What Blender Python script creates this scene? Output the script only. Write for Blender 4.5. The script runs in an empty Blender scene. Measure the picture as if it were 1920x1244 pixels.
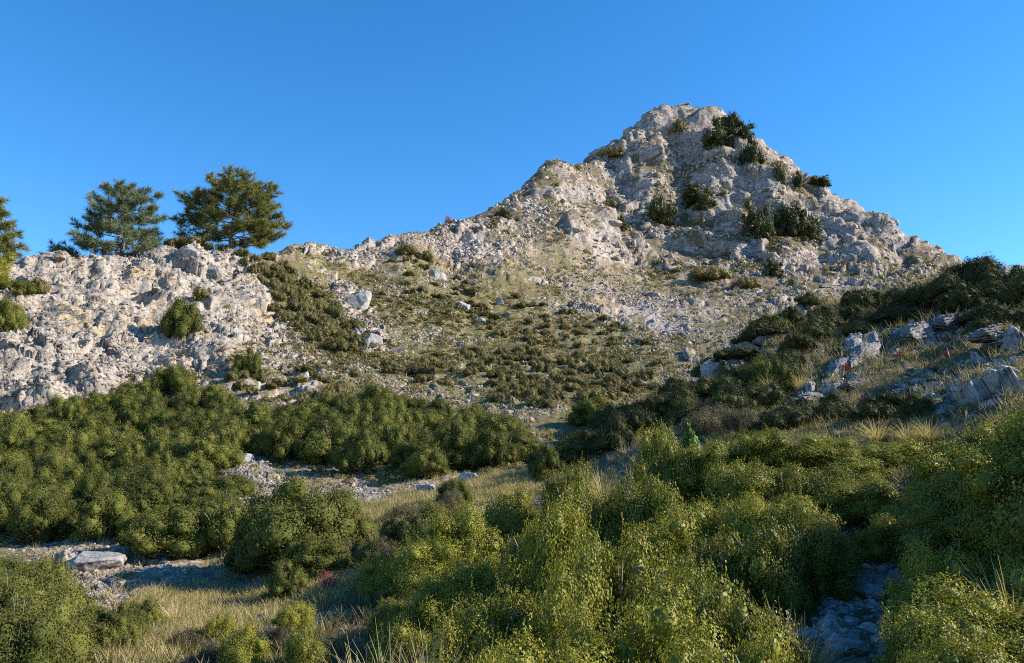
import bpy, math, random
import numpy as np
from mathutils import Matrix, Vector, Euler

rad = math.radians
scene = bpy.context.scene
COL = scene.collection

# ------------------------------------------------------------------ camera, sky, sun, exposure
F_PX = 1507.0            # focal length in pixels of the 1920 px wide photograph
HORIZON = 900.0
PITCH = math.atan((HORIZON - 622.0) / F_PX)
cam_data = bpy.data.cameras.new("camera")
cam = bpy.data.objects.new("camera", cam_data)
COL.objects.link(cam)
cam.location = (0, 0, 0)          # eye height: the path lies 1.6 m below
cam.rotation_euler = (math.pi / 2 + PITCH, 0, 0)
cam_data.sensor_width = 36.0
cam_data.lens = 36.0 * F_PX / 1920.0
cam_data.clip_start = 0.1
cam_data.clip_end = 5000
scene.camera = cam

SUN_AZ, SUN_EL = rad(89), rad(29)     # clockwise from the view direction (+Y)
world = bpy.data.worlds.new("World")
scene.world = world
world.use_nodes = True
wn, wl = world.node_tree.nodes, world.node_tree.links
wn.clear()
sky = wn.new("ShaderNodeTexSky")
sky.sky_type = 'NISHITA'
sky.sun_disc = False
sky.sun_elevation = SUN_EL
sky.sun_rotation = SUN_AZ
sky.altitude = 1200
sky.air_density = 1.0
sky.dust_density = 0.05
sky.ozone_density = 3.0
hs = wn.new("ShaderNodeHueSaturation")
hs.inputs['Saturation'].default_value = 1.3
bg = wn.new("ShaderNodeBackground")
bg.inputs['Strength'].default_value = 0.13
wo = wn.new("ShaderNodeOutputWorld")
wl.new(sky.outputs[0], hs.inputs['Color'])
wl.new(hs.outputs[0], bg.inputs[0])
wl.new(bg.outputs[0], wo.inputs[0])

sun_data = bpy.data.lights.new("sun", 'SUN')
sun_data.energy = 5.0
sun_data.angle = rad(0.5)
sun_data.color = (1.0, 0.92, 0.80)
sun = bpy.data.objects.new("sun", sun_data)
COL.objects.link(sun)
sdir = Vector((math.sin(SUN_AZ) * math.cos(SUN_EL), math.cos(SUN_AZ) * math.cos(SUN_EL), math.sin(SUN_EL)))
sun.rotation_euler = sdir.to_track_quat('Z', 'Y').to_euler()
sun.location = sdir * 50

vs = scene.view_settings
vs.view_transform = 'Standard'
vs.look = 'None'
vs.gamma = 1
vs.use_curve_mapping = False
vs.exposure = 1.05
scene.render.engine = 'CYCLES'
scene.cycles.filter_width = 1.0
scene.cycles.use_denoising = False
scene.cycles.max_bounces = 5
scene.cycles.diffuse_bounces = 2
scene.cycles.glossy_bounces = 1
scene.cycles.transmission_bounces = 3
scene.cycles.transparent_max_bounces = 4
scene.cycles.caustics_reflective = False
scene.cycles.caustics_refractive = False

random.seed(5)
rng = np.random.default_rng(7)

# ------------------------------------------------------------------ noise
def hash3(ix, iy, iz, seed):
    h = (ix.astype(np.uint32) * np.uint32(374761393) + iy.astype(np.uint32) * np.uint32(668265263)
         + iz.astype(np.uint32) * np.uint32(2246822519) + np.uint32((seed * 3266489917) & 0xffffffff))
    h ^= h >> np.uint32(13); h *= np.uint32(1274126177)
    h ^= h >> np.uint32(16); h *= np.uint32(2654435761); h ^= h >> np.uint32(15)
    return h
def unit(h):
    return (h & np.uint32(0xffffff)).astype(np.float32) / np.float32(16777216.0)
def vnoise(P, seed=0):
    P = P.astype(np.float32)
    i = np.floor(P); f = P - i; i = i.astype(np.int64)
    f = f * f * (3 - 2 * f)
    out = 0
    for dx in (0, 1):
        wx = f[:, 0] if dx else 1 - f[:, 0]
        for dy in (0, 1):
            wy = f[:, 1] if dy else 1 - f[:, 1]
            for dz in (0, 1):
                wz = f[:, 2] if dz else 1 - f[:, 2]
                out = out + wx * wy * wz * unit(hash3(i[:, 0] + dx, i[:, 1] + dy, i[:, 2] + dz, seed))
    return out * 2 - 1
def fbm(P, octv=4, seed=0, gain=0.5):
    a, s, o = 1.0, 0.0, 0
    for k in range(octv):
        o = o + a * vnoise(P * (2.0 ** k) + 17.3 * k, seed + k); s += a; a *= gain
    return o / s
def facets(P, seed=0):
    """blocky rock: nearest jittered cell -> its own offset and tilt; returns height, F2-F1"""
    P = P.astype(np.float32)
    n = len(P)
    i = np.floor(P).astype(np.int64)
    d1 = np.full(n, 9e9, np.float32); d2 = np.full(n, 9e9, np.float32)
    hv = np.zeros(n, np.float32)
    for dx in (-1, 0, 1):
        for dy in (-1, 0, 1):
            for dz in (-1, 0, 1):
                cx, cy, cz = i[:, 0] + dx, i[:, 1] + dy, i[:, 2] + dz
                h = hash3(cx, cy, cz, seed)
                jx = (h & np.uint32(1023)).astype(np.float32) / 1023
                jy = ((h >> np.uint32(10)) & np.uint32(1023)).astype(np.float32) / 1023
                jz = ((h >> np.uint32(20)) & np.uint32(1023)).astype(np.float32) / 1023
                ex, ey, ez = P[:, 0] - cx - jx, P[:, 1] - cy - jy, P[:, 2] - cz - jz
                d = ex * ex + ey * ey + ez * ez
                h2 = h * np.uint32(2654435761); h2 ^= h2 >> np.uint32(15)
                t = ((h2 & np.uint32(255)).astype(np.float32) / 127.5 - 1) * ex \
                    + (((h2 >> np.uint32(8)) & np.uint32(255)).astype(np.float32) / 127.5 - 1) * ey \
                    + (((h2 >> np.uint32(16)) & np.uint32(255)).astype(np.float32) / 127.5 - 1) * ez \
                    + ((h2 >> np.uint32(24)).astype(np.float32) / 127.5 - 1) * 0.55
                m = d < d1
                d2 = np.where(m, d1, np.minimum(d2, d))
                d1 = np.where(m, d, d1)
                hv = np.where(m, t, hv)
    return hv, np.sqrt(d2) - np.sqrt(d1)
def sstep(a, b, x):
    t = np.clip((x - a) / (b - a), 0, 1)
    return t * t * (3 - 2 * t)

# ------------------------------------------------------------------ bearings and slopes seen from the eye
CP, SP = math.cos(PITCH), math.sin(PITCH)
def ray(px, py):
    cx, cy = (px - 960.0) / F_PX, (622.0 - py) / F_PX
    dx, dy, dz = cx, CP - SP * cy, SP + CP * cy
    return np.arctan2(dx, dy), dz / np.hypot(dx, dy)

# survey of the ground: for each bearing column (photo x), (photo y, distance in metres) from near to far
SURVEY = {
 -260: [(1300, 9.0), (1080, 17), (950, 26), (830, 38), (780, 42), (640, 49), (560, 54), (505, 60)],
 0:    [(1330, 8.0), (1230, 10), (1080, 17), (950, 26), (830, 37), (785, 41), (640, 47), (560, 51), (497, 58)],
 75:   [(1230, 10), (1080, 16.5), (940, 26), (825, 37), (775, 41), (640, 47), (560, 51), (490, 58)],
 150:  [(1320, 7.8), (1230, 9.8), (1120, 14), (1055, 17), (950, 25), (830, 36), (765, 41), (640, 47), (560, 52), (482, 60)],
 300:  [(1320, 7.5), (1230, 9.3), (1150, 12), (1085, 15), (1000, 20), (860, 31), (750, 40), (640, 48), (560, 54), (468, 64)],
 430:  [(1340, 7.0), (1230, 9.0), (1160, 11.5), (1100, 14), (1000, 19), (890, 25), (780, 37), (650, 47), (550, 56), (464, 66)],
 560:  [(1400, 6.3), (1230, 8.6), (1150, 11), (1090, 13.3), (980, 18), (900, 24), (780, 36), (690, 45), (560, 60), (462, 76)],
 700:  [(1460, 5.6), (1270, 7.8), (1140, 10.5), (1050, 13), (960, 18), (905, 23), (800, 33), (720, 43), (600, 58), (520, 70), (456, 82)],
 850:  [(1480, 5.4), (1300, 7.5), (1140, 10), (1050, 12.5), (960, 16), (905, 21), (830, 29), (760, 38), (650, 54), (560, 68), (490, 80), (420, 95)],
 1000: [(1480, 5.4), (1300, 7.4), (1130, 10), (1040, 12.5), (950, 16), (880, 22), (800, 32), (730, 42), (640, 58), (560, 72), (450, 92), (337, 112)],
 1150: [(1480, 5.4), (1300, 7.3), (1120, 9.8), (1030, 12), (930, 15), (880, 17.5), (835, 21), (850, 25), (805, 31), (740, 41), (640, 60), (560, 80), (450, 105), (340, 125), (268, 135)],
 1280: [(1470, 5.3), (1290, 7.2), (1110, 9.4), (1020, 11), (930, 13.5), (860, 16), (800, 20), (745, 25), (780, 32), (725, 42), (650, 58), (560, 85), (450, 112), (330, 130), (207, 146)],
 1400: [(1450, 5.1), (1280, 6.6), (1110, 8.6), (1010, 10.3), (930, 12), (860, 14.5), (780, 20), (690, 27), (612, 34), (690, 43), (640, 58), (560, 84), (450, 112), (330, 130), (258, 142)],
 1530: [(1400, 4.7), (1250, 6), (1110, 8), (1000, 10), (920, 12), (860, 14), (780, 18), (680, 26), (614, 33), (574, 40), (620, 55), (560, 85), (530, 98), (450, 118), (362, 135)],
 1650: [(1400, 4.7), (1240, 6.3), (1110, 8.2), (1010, 10), (930, 11.5), (850, 14), (760, 19), (660, 25), (600, 33), (562, 40), (590, 60), (520, 105), (430, 135)],
 1780: [(1400, 4.6), (1240, 6), (1110, 7.7), (1010, 9.2), (920, 11), (830, 13.5), (740, 17.5), (655, 24), (580, 31), (530, 39), (560, 60), (525, 110), (500, 135)],
 1920: [(1400, 4.3), (1240, 5.4), (1110, 6.8), (1000, 8.2), (900, 10), (800, 12.5), (700, 16.5), (620, 22.5), (560, 30), (522, 37), (545, 60), (560, 110), (575, 135)],
 2220: [(1380, 4.2), (1230, 5.4), (1100, 6.8), (1000, 8.2), (900, 10), (800, 12.5), (700, 16.5), (620, 22.5), (560, 30), (530, 37), (545, 60), (570, 110), (610, 135)],
}
KT = 3.2
pts, tv = [], []
for px, rows in SURVEY.items():
    for py, r in rows:
        th, s = ray(px, py)
        pts.append((th * KT, math.log(r))); tv.append(s)
    th0 = ray(px, 700)[0]
    for r in (1.5, 3.0):
        pts.append((th0 * KT, math.log(r))); tv.append(-1.62 / r)
    rl = rows[-1][1]
    th1, s1 = ray(px, rows[-1][0])
    for k, drop in ((1.10, 0.035), (1.3, 0.14), (1.8, 0.30)):
        pts.append((th1 * KT, math.log(rl * k))); tv.append(s1 - drop)
for px, py, r in ((760, 443, 86), (810, 434, 91), (855, 421, 96), (900, 405, 100), (960, 374, 107), (1010, 326, 116), (1050, 312, 122), (1090, 303, 128), (1120, 288, 131), (1185, 245, 138), (1225, 219, 142), (1330, 220, 146), (1445, 300, 140), (1600, 402, 136), (1700, 462, 136)):
    th0, s0 = ray(px, py)
    pts.append((th0 * KT, math.log(r))); tv.append(s0)
    for k, drop in ((1.08, 0.030), (1.3, 0.14)):
        pts.append((th0 * KT, math.log(r * k))); tv.append(s0 - drop)
pts = np.array(pts); tv = np.array(tv)
def tps_k(d2):
    return np.where(d2 > 1e-12, 0.5 * d2 * np.log(np.maximum(d2, 1e-12)), 0)
N = len(pts)
Kmat = tps_k(((pts[:, None] - pts[None]) ** 2).sum(-1)) + np.eye(N) * 4e-5
Pm = np.c_[np.ones(N), pts]
A = np.block([[Kmat, Pm], [Pm.T, np.zeros((3, 3))]])
W = np.linalg.solve(A, np.r_[tv, 0, 0, 0])
TH_G = np.linspace(rad(-44), rad(44), 260)
V_G = np.linspace(math.log(1.2), math.log(330), 420)
gt, gv = np.meshgrid(TH_G, V_G, indexing='ij')
q = np.c_[gt.ravel() * KT, gv.ravel()]
Tg = (W[N] + q @ W[N + 1:]).copy()
for k in range(N):
    Tg += W[k] * tps_k((q[:, 0] - pts[k, 0]) ** 2 + (q[:, 1] - pts[k, 1]) ** 2)
Tg = Tg.reshape(gt.shape)
def T_at(th, v):
    """slope z/r of the smooth ground at bearing th, log distance v"""
    th = np.asarray(th, float); v = np.asarray(v, float)
    a = np.clip((th - TH_G[0]) / (TH_G[1] - TH_G[0]), 0, len(TH_G) - 1.001)
    b = np.clip((v - V_G[0]) / (V_G[1] - V_G[0]), 0, len(V_G) - 1.001)
    i, j = a.astype(int), b.astype(int); a = a - i; b = b - j
    t = Tg[i, j] * (1 - a) * (1 - b) + Tg[i + 1, j] * a * (1 - b) + Tg[i, j + 1] * (1 - a) * b + Tg[i + 1, j + 1] * a * b
    w = sstep(rad(48), rad(80), np.abs(th))
    return t * (1 - w) + w * (-1.62 / np.exp(v))
V_S = np.linspace(math.log(1.5), math.log(175), 900)
def hit(px, py):
    """first ground met by the sight line through a photo pixel -> bearing, log distance"""
    th, s = ray(px, py)
    T = T_at(np.full(len(V_S), th), V_S)
    k = np.nonzero(T >= s)[0]
    if len(k):
        return float(th), float(V_S[k[0]])
    return float(th), float(V_S[int(np.argmax(T))])

# ------------------------------------------------------------------ ground cover zones (bearing / log-distance polygons)
def zone(corners):
    return np.array([hit(x, y) for x, y in corners])
def zone_sdf(Z, th, v):
    """signed distance (positive inside) in bearing units, distance axis scaled to match"""
    x = np.stack([th, v * 0.25], -1); Q = Z * np.array([1, 0.25])
    d = np.full(x.shape[:-1], 9e9); ins = np.zeros(x.shape[:-1], bool)
    for k in range(len(Q)):
        a, b = Q[k], Q[(k + 1) % len(Q)]
        e = b - a; w = x - a
        t = np.clip((w @ e) / max(e @ e, 1e-9), 0, 1)
        d = np.minimum(d, np.linalg.norm(w - t[..., None] * e, axis=-1))
        c = (a[1] > x[..., 1]) != (b[1] > x[..., 1])
        xi = a[0] + (x[..., 1] - a[1]) / (b[1] - a[1] if abs(b[1] - a[1]) > 1e-9 else 1e-9) * (b[0] - a[0])
        ins ^= c & (x[..., 0] < xi)
    return np.where(ins, d, -d)

Z_PEAK = zone([(800, 400), (860, 470), (930, 500), (1010, 455), (1130, 480), (1230, 520), (1330, 530), (1430, 560), (1560, 545), (1740, 520), (1800, 505), (1790, 300), (1280, 150), (1000, 280)])
Z_CLIFF = zone([(-260, 470), (-260, 790), (0, 800), (110, 790), (240, 735), (420, 690), (540, 640), (520, 560), (470, 500), (430, 455), (200, 455), (50, 470)])
Z_SKIRT = zone([(240, 735), (420, 690), (560, 640), (620, 680), (600, 750), (480, 775), (340, 745)])
ROCKS = [zone(p) for p in (
    [(510, 445), (620, 445), (780, 440), (770, 490), (690, 500), (620, 480), (520, 485)],
    [(620, 530), (680, 540), (720, 610), (730, 660), (680, 670), (640, 600)],
    [(780, 440), (900, 420), (940, 500), (860, 500), (800, 470)],
    [(360, 860), (450, 850), (540, 900), (530, 930), (440, 945)],
    [(90, 1030), (200, 1020), (300, 1060), (420, 1075), (400, 1110), (260, 1110), (180, 1130), (130, 1070)],
    [(650, 900), (740, 930), (720, 945), (660, 930)],
    [(1130, 545), (1430, 545), (1420, 610), (1280, 630), (1150, 600)],
    [(1560, 660), (1640, 620), (1830, 590), (1920, 600), (1920, 660), (1780, 640), (1640, 680)],
    [(1640, 740), (1740, 700), (1920, 650), (1920, 740), (1840, 770), (1700, 770)],
    [(1300, 730), (1350, 680), (1420, 640), (1440, 560), (1540, 540), (1520, 590), (1440, 650), (1390, 700), (1340, 750)],
    [(1470, 750), (1560, 710), (1640, 700), (1560, 740)],
    [(1760, 540), (1920, 510), (1920, 570), (1800, 590)],
    [(1520, 1244), (1540, 1120), (1640, 1040), (1700, 960), (1760, 970), (1730, 1060), (1700, 1150), (1660, 1244)],
    [(1810, 1000), (1860, 1000), (1870, 1080), (1820, 1080)],
)]
Z_BOWL = zone([(480, 500), (560, 500), (720, 520), (860, 510), (1010, 540), (1300, 640), (1250, 720), (1100, 800), (950, 800), (700, 760), (560, 700), (580, 640), (510, 560)])
Z_MEADOW = zone([(650, 960), (780, 930), (990, 880), (1000, 920), (820, 960), (720, 1010), (660, 1000)])
Z_LOWGRASS = zone([(260, 1120), (430, 1110), (600, 1090), (700, 1100), (560, 1150), (470, 1190), (300, 1244), (190, 1244), (250, 1160)])
Z_PATH = ROCKS[12]

# ------------------------------------------------------------------ terrain sheet
NC, NR = 840, 800
th_cols = np.r_[np.linspace(rad(-175), rad(-52), 24)[:-1], np.linspace(rad(-52), rad(-40), 50)[:-1], np.linspace(rad(-40), rad(40), NC), np.linspace(rad(40), rad(56), 70)[1:], np.linspace(rad(56), rad(175), 24)[1:]]
# rows are closer together where the ground rises steeply (cliffs get more vertices)
vq = np.linspace(math.log(1.25), math.log(320), 1200)
tq = np.linspace(rad(-40), rad(40), 120)
TT = T_at(np.repeat(tq, len(vq)), np.tile(vq, len(tq))).reshape(len(tq), len(vq))
dT = np.gradient(TT, vq, axis=1)
run = np.maximum.accumulate(TT, axis=1)
vis = np.exp(-np.maximum(run - TT, 0) / 0.02)
dens = 0.06 + 1.6 * np.clip(dT, 0, 1.2) * vis + 0.10 * np.exp(-((vq - math.log(60)) / 1.2) ** 2)
dens[:, vq < math.log(2.5)] = 0.05
k = np.hanning(15); k /= k.sum()
dens = np.apply_along_axis(lambda c: np.convolve(np.r_[[c[0]] * 7, c, [c[-1]] * 7], k, 'valid'), 0, dens)
k = np.hanning(61); k /= k.sum()
dens = np.apply_along_axis(lambda c: np.convolve(np.r_[[c[0]] * 30, c, [c[-1]] * 30], k, 'valid'), 1, dens)
cum = np.cumsum(dens, axis=1); cum = (cum - cum[:, :1]) / (cum[:, -1:] - cum[:, :1])
ur = np.linspace(0, 1, NR)
v_rows = np.stack([np.interp(ur, cum[c], vq) for c in range(len(tq))])
ci = np.interp(th_cols, tq, np.arange(len(tq)))
c0 = np.clip(ci.astype(int), 0, len(tq) - 2); cf = (ci - c0)[:, None]
V = v_rows[c0] * (1 - cf) + v_rows[c0 + 1] * cf
TH = np.repeat(th_cols[:, None], NR, 1)
def base_pos(th, v):
    r = np.exp(v)
    return np.stack([np.sin(th) * r, np.cos(th) * r, T_at(th, v) * r], -1)
B = base_pos(TH, V)
nx = len(th_cols)
def grid_normals(Pg):
    du = np.gradient(Pg, axis=0); dv = np.gradient(Pg, axis=1)
    n = np.cross(du, dv)
    n /= np.maximum(np.linalg.norm(n, axis=-1, keepdims=True), 1e-9)
    n[n[..., 2] < 0] *= -1
    return n
NB = grid_normals(B)
Pf = B.reshape(-1, 3); Nf = NB.reshape(-1, 3); thf = TH.ravel(); vf = V.ravel(); rf = np.exp(vf)
wob = np.c_[thf * 60, vf * 15, np.zeros(len(thf))]
wn1 = fbm(wob, 4, 3); wn2 = fbm(wob * 2.7 + 9, 3, 11)
wobble = wn1 * 0.020 + wn2 * 0.012
def soft(Z, w=0.012, amt=1.0, grow=0.0):
    return sstep(-w, w, zone_sdf(Z, thf, vf) + wobble * amt + grow)
peak = soft(Z_PEAK, 0.07)
peak = np.maximum(peak, sstep(104, 128, rf))
cliff = soft(Z_CLIFF, 0.012)
cliff = np.maximum(cliff, sstep(rad(-20), rad(-26), thf) * (rf > 50))
skirt = soft(Z_SKIRT, 0.02)
outc = np.zeros(len(thf))
for Z in ROCKS:
    outc = np.maximum(outc, soft(Z, 0.006, 0.45))
bowl = soft(Z_BOWL, 0.015)
meadow = np.maximum(soft(Z_MEADOW, 0.012), soft(Z_LOWGRASS, 0.012, 0.6))
pathm = soft(Z_PATH, 0.008, 0.5)
talus_ = soft(ROCKS[6], 0.03, 1.2)
rock = np.maximum.reduce([peak, cliff, outc, skirt * 0.75])
# scattered outcrop patches over the open slopes
patch = sstep(0.06, 0.22, fbm(Pf / np.array([3.6, 3.6, 2.2]), 4, 40, 0.6)) * (rf > 30) * (1 - bowl * 0.4)
rock = np.maximum(rock, patch * 0.8)

# relief, along the surface normal
disp = np.zeros(len(thf), np.float32)
crev = np.zeros(len(thf), np.float32)
wsz = np.clip(rf * 0.035, 0.4, 4.5)[:, None]
warp = np.stack([fbm(Pf / wsz, 4, 60, 0.6), fbm(Pf / wsz + 31, 4, 61, 0.6), fbm(Pf / wsz + 57, 4, 62, 0.6)], -1)
def ridged(P, octv, seed):
    a, s_, o = 1.0, 0.0, 0
    for k_ in range(octv):
        o = o + a * (1 - 2 * np.abs(vnoise(P * 2.03 ** k_ + 5.7 * k_, seed + k_))); s_ += a; a *= 0.55
    return o / s_
def bulges(items):
    for px, py, rp, depth in items:
        th_, v_ = hit(px, py)
        c_ = base_pos(np.array([th_]), np.array([v_]))[0]
        rm = rp / F_PX * math.exp(v_)
        d2 = ((Pf - c_) / np.array([1, 1, 1.0])) ** 2
        q_ = d2.sum(1) / (rm * rm)
        disp[:] += (depth * np.exp(-q_ ** 1.5)).astype(np.float32)
        if depth < 0: crev[:] += np.exp(-q_ ** 1.5) * 0.0
def add_blocks(mask, size, amp, seed, stretch=(1, 1, 1), wscale=0.35, ck=0.25):
    m = np.nonzero(mask > 0.02)[0]
    Q = (Pf[m] + warp[m] * size * wscale) / (size * np.array(stretch))
    h, f21 = facets(Q, seed)
    crack = 1 - sstep(0.0, 0.12, f21)
    disp[m] += mask[m] * amp * (h * 1.25 - ck * crack)
    crev[m] += mask[m] * (crack * 0.5 - h * 0.3)
pk = peak * (rf > 55)
zt = Pf[:, 2]
solid = fbm(Pf / np.array([6., 6., 7.]), 4, 81, 0.6) * 1.3 + np.where(thf > rad(9.5), 0.30, 0.02) + 0.25 * sstep(50, 62, zt) + 0.20 * sstep(.30, .36, zt / rf) * (thf < rad(9))
solid = sstep(-0.12, 0.14, solid)
solid_c = sstep(-0.28, 0.05, fbm(Pf / np.array([2.6, 2.6, 1.8]), 4, 83, 0.62) + 0.32 - 0.55 * sstep(rad(-17), rad(-12), thf) * (1 - sstep(.24, .29, zt / rf)))
ps = pk * (0.12 + 0.88 * solid) * (0.6 + 0.4 * sstep(90, 118, rf))
far_ = sstep(92, 128, rf)
disp += (pk * far_ * sstep(rad(6), rad(12), thf) * 1.25 * ridged(Pf / np.array([8.5, 8.5, 34.]), 2, 160)).astype(np.float32)
disp += (pk * (0.35 + 1.1 * far_) * fbm(Pf / np.array([9., 9., 20.]), 3, 70)).astype(np.float32)
disp += (ps * 0.16 * ridged(Pf / np.array([4.5, 4.5, 6.5]), 4, 72)).astype(np.float32)
disp += (ps * 0.25).astype(np.float32)
disp += (pk * 0.16 * fbm(Pf / .9, 3, 150, .65)).astype(np.float32)
add_blocks(pk, .62, 0.10, 9, (1, 1, 1), 0.6)
lay = (Pf[:, 2] * 0.9 + Pf[:, 0] * 0.30 + warp[:, 0] * 2.0) / 2.1
lay = lay - np.floor(lay)
disp += (ps * 0.30 * (sstep(0, .2, lay) - lay)).astype(np.float32)
add_blocks(ps, 7.5, 1.05, 1, (0.8, 0.8, 1.35), 0.45, 0.1)
add_blocks(ps, 2.9, 0.34, 2, (1, 1, 1.1), 0.4, 0.15)
add_blocks(pk * (.3 + .7 * solid), 1.15, 0.14, 3, (1, 1, 1), 0.5)
disp -= (pk * .55 * sstep(.18, .5, fbm(Pf / 2.6 + 40, 4, 140, .6)) + pk * 1.1 * sstep(.22, .5, fbm(Pf / np.array([5., 5., 8.]) + 70, 3, 141))).astype(np.float32)
bulges([(1385, 430, 40, 2.2), (1300, 455, 40, 2.0), (1130, 412, 28, 1.6), (1190, 470, 30, 1.3), (1480, 480, 45, 1.8), (1075, 415, 25, 1.3), (1440, 345, 30, 1.3),
        (1245, 300, 40, 1.4), (1350, 330, 30, 1.2), (1345, 470, 16, -2.0), (1250, 415, 25, -2.0), (1430, 440, 22, -1.8), (1350, 250, 35, -1.5), (1545, 450, 60, -1.0)])
cl = cliff
cs = cl * (0.15 + 0.85 * solid_c)
disp += (cl * 0.6 * fbm(Pf / np.array([4., 4., 7.]), 3, 75)).astype(np.float32)
disp += (cs * 0.13 * ridged(Pf / np.array([1.6, 1.6, 2.0]), 4, 77)).astype(np.float32)
disp -= (cl * 0.12).astype(np.float32)
disp += (cl * 0.075 * fbm(Pf / .42, 3, 151, .65)).astype(np.float32)
lay = (Pf[:, 2] - Pf[:, 0] * 0.22 + warp[:, 0] * 0.5) / 0.62
lay = lay - np.floor(lay)
disp += (cs * 0.16 * (sstep(0, .2, lay) - lay)).astype(np.float32)
add_blocks(cs, 3.0, 0.36, 4, (1.1, 1.1, 0.9), 0.5, 0.1)
add_blocks(cs, 1.15, 0.16, 5, (1.4, 1.4, 0.6), 0.5, 0.3)
add_blocks(cl, 0.46, 0.085, 6, (1.5, 1.5, 0.6), 0.6, 0.5)
disp -= (cl * .24 * sstep(.16, .45, fbm(Pf / np.array([1.2, 1.2, .8]) + 40, 4, 142, .6)) + cl * .5 * sstep(.2, .5, fbm(Pf / 2.6 + 70, 3, 143))).astype(np.float32)
bulges([(45, 690, 70, 1.3), (70, 760, 40, 0.7), (180, 725, 34, 0.8), (372, 500, 36, 1.1), (170, 688, 20, -1.3), (262, 545, 28, -1.1), (318, 590, 28, -1.0), (145, 655, 12, -.6), (210, 600, 60, .6), (285, 680, 16, -.6)])
ot = np.clip(rock - np.maximum(pk, cl), 0, 1)
flat_ = np.clip(soft(ROCKS[3], .012) + soft(ROCKS[4], .012) + soft(ROCKS[5], .012) + pathm + talus_, 0, 1)
for lo, hi, sz in ((0, 12, 0.9), (12, 30, 1.6), (30, 65, 2.2), (65, 130, 3.2)):
    mm = ot * sstep(lo - 2, lo + 1, rf) * (1 - sstep(hi - 1, hi + 2, rf)) * (1 - .72 * flat_)
    add_blocks(mm, sz, sz * 0.16, 20 + int(lo), (1, 1, 0.8))
    add_blocks(mm, sz * 0.4, sz * 0.08, 30 + int(lo), (1, 1, 0.8))
soil = 1 - rock
disp += (soil * np.clip(rf * 0.006, 0.02, 0.5) * fbm(Pf / np.clip(rf * 0.045, 0.3, 4)[:, None], 4, 90)).astype(np.float32)
disp += (soil * np.clip(rf * 0.002, 0.01, 0.15) * fbm(Pf / np.clip(rf * 0.008, 0.08, 0.7)[:, None], 2, 94)).astype(np.float32)
dg = disp.reshape(nx, NR).copy()
for _ in range(2):
    sm = dg.copy()
    sm[1:-1] = .25 * dg[:-2] + .5 * dg[1:-1] + .25 * dg[2:]
    dg = sm.copy()
    dg[:, 1:-1] = .25 * sm[:, :-2] + .5 * sm[:, 1:-1] + .25 * sm[:, 2:]
wsm = np.clip(pk, 0, 1)
disp = (disp * (1 - .52 * wsm) + dg.ravel() * .52 * wsm).astype(np.float32)
disp *= sstep(1.3, 2.5, rf).astype(np.float32)
D = Pf + Nf * disp[:, None]
DG = D.reshape(nx, NR, 3)
ND = grid_normals(DG).reshape(-1, 3)
# grass and soil gather on ledges and in hollows of the rock
lsz = np.clip(rf * 0.03, 0.4, 4)[:, None]
ledge = sstep(0.55, 0.85, ND[:, 2]) * 0.55 + crev * 0.3 + 0.6 * fbm(Pf / lsz, 4, 97, 0.65)
green_ledge = sstep(0.18, 0.55, ledge)
rk = rock * (1 - green_ledge * (0.7 * pk + 0.35 * cl + 0.75 * np.clip(1 - pk - cl, 0, 1))) * (1 - pk * (1 - solid) * .75) * (1 - cl * (1 - solid_c) * .8)
talus = soft(ROCKS[6], 0.03, 1.2)
veg = np.clip(bowl + 0.35 + 0.6 * wn1, 0, 1)
dry = np.clip(meadow + 0.4 * sstep(0.0, 0.5, wn2) * (rf > 12), 0, 1)
cols = np.stack([rk, veg, dry, np.clip(pathm + talus * 0.5, 0, 1)], -1).astype(np.float32)
zone_id = np.zeros(len(thf), int)
zone_id[(rf < 50)] = 0
crest_v = np.where(np.degrees(thf) > 3, np.interp(np.degrees(thf), [3, 7, 12, 17, 22, 26, 30, 36], np.log([19, 23, 28, 36, 44, 44, 43, 41])), np.interp(np.degrees(thf), [-40, -14, -5, 0, 3], np.log([8, 10, 14, 17, 19])))
zid = np.where(pk > 0.5, 2, np.where(cl > 0.5, 1, np.where(vf < crest_v, 3, 0)))

MATS = {}
def link(name, me, mat, parent=None):
    o = bpy.data.objects.new(name, me)
    COL.objects.link(o)
    if mat is not None and not me.materials:
        me.materials.append(mat)
    if parent is not None:
        o.parent = parent
    return o
def mesh_np(name, verts, faces, colors=None, smooth=False, mat=None, attr='Col'):
    """faces: (n,3) or (n,4) array"""
    me = bpy.data.meshes.new(name)
    verts = np.asarray(verts, np.float32); faces = np.asarray(faces, np.int32)
    nf, k = faces.shape
    me.vertices.add(len(verts)); me.vertices.foreach_set('co', verts.ravel())
    me.loops.add(nf * k); me.loops.foreach_set('vertex_index', faces.ravel())
    me.polygons.add(nf)
    me.polygons.foreach_set('loop_start', np.arange(0, nf * k, k, dtype=np.int32))
    me.polygons.foreach_set('loop_total', np.full(nf, k, np.int32))
    if smooth:
        me.polygons.foreach_set('use_smooth', np.ones(nf, bool))
    me.update(calc_edges=True)
    if colors is not None:
        a = me.attributes.new(attr, 'FLOAT_COLOR', 'POINT')
        c = np.ones((len(verts), 4), np.float32); c[:, :colors.shape[1]] = colors
        a.data.foreach_set('color', c.ravel())
    if mat is not None:
        me.materials.append(mat)
    return me

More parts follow.
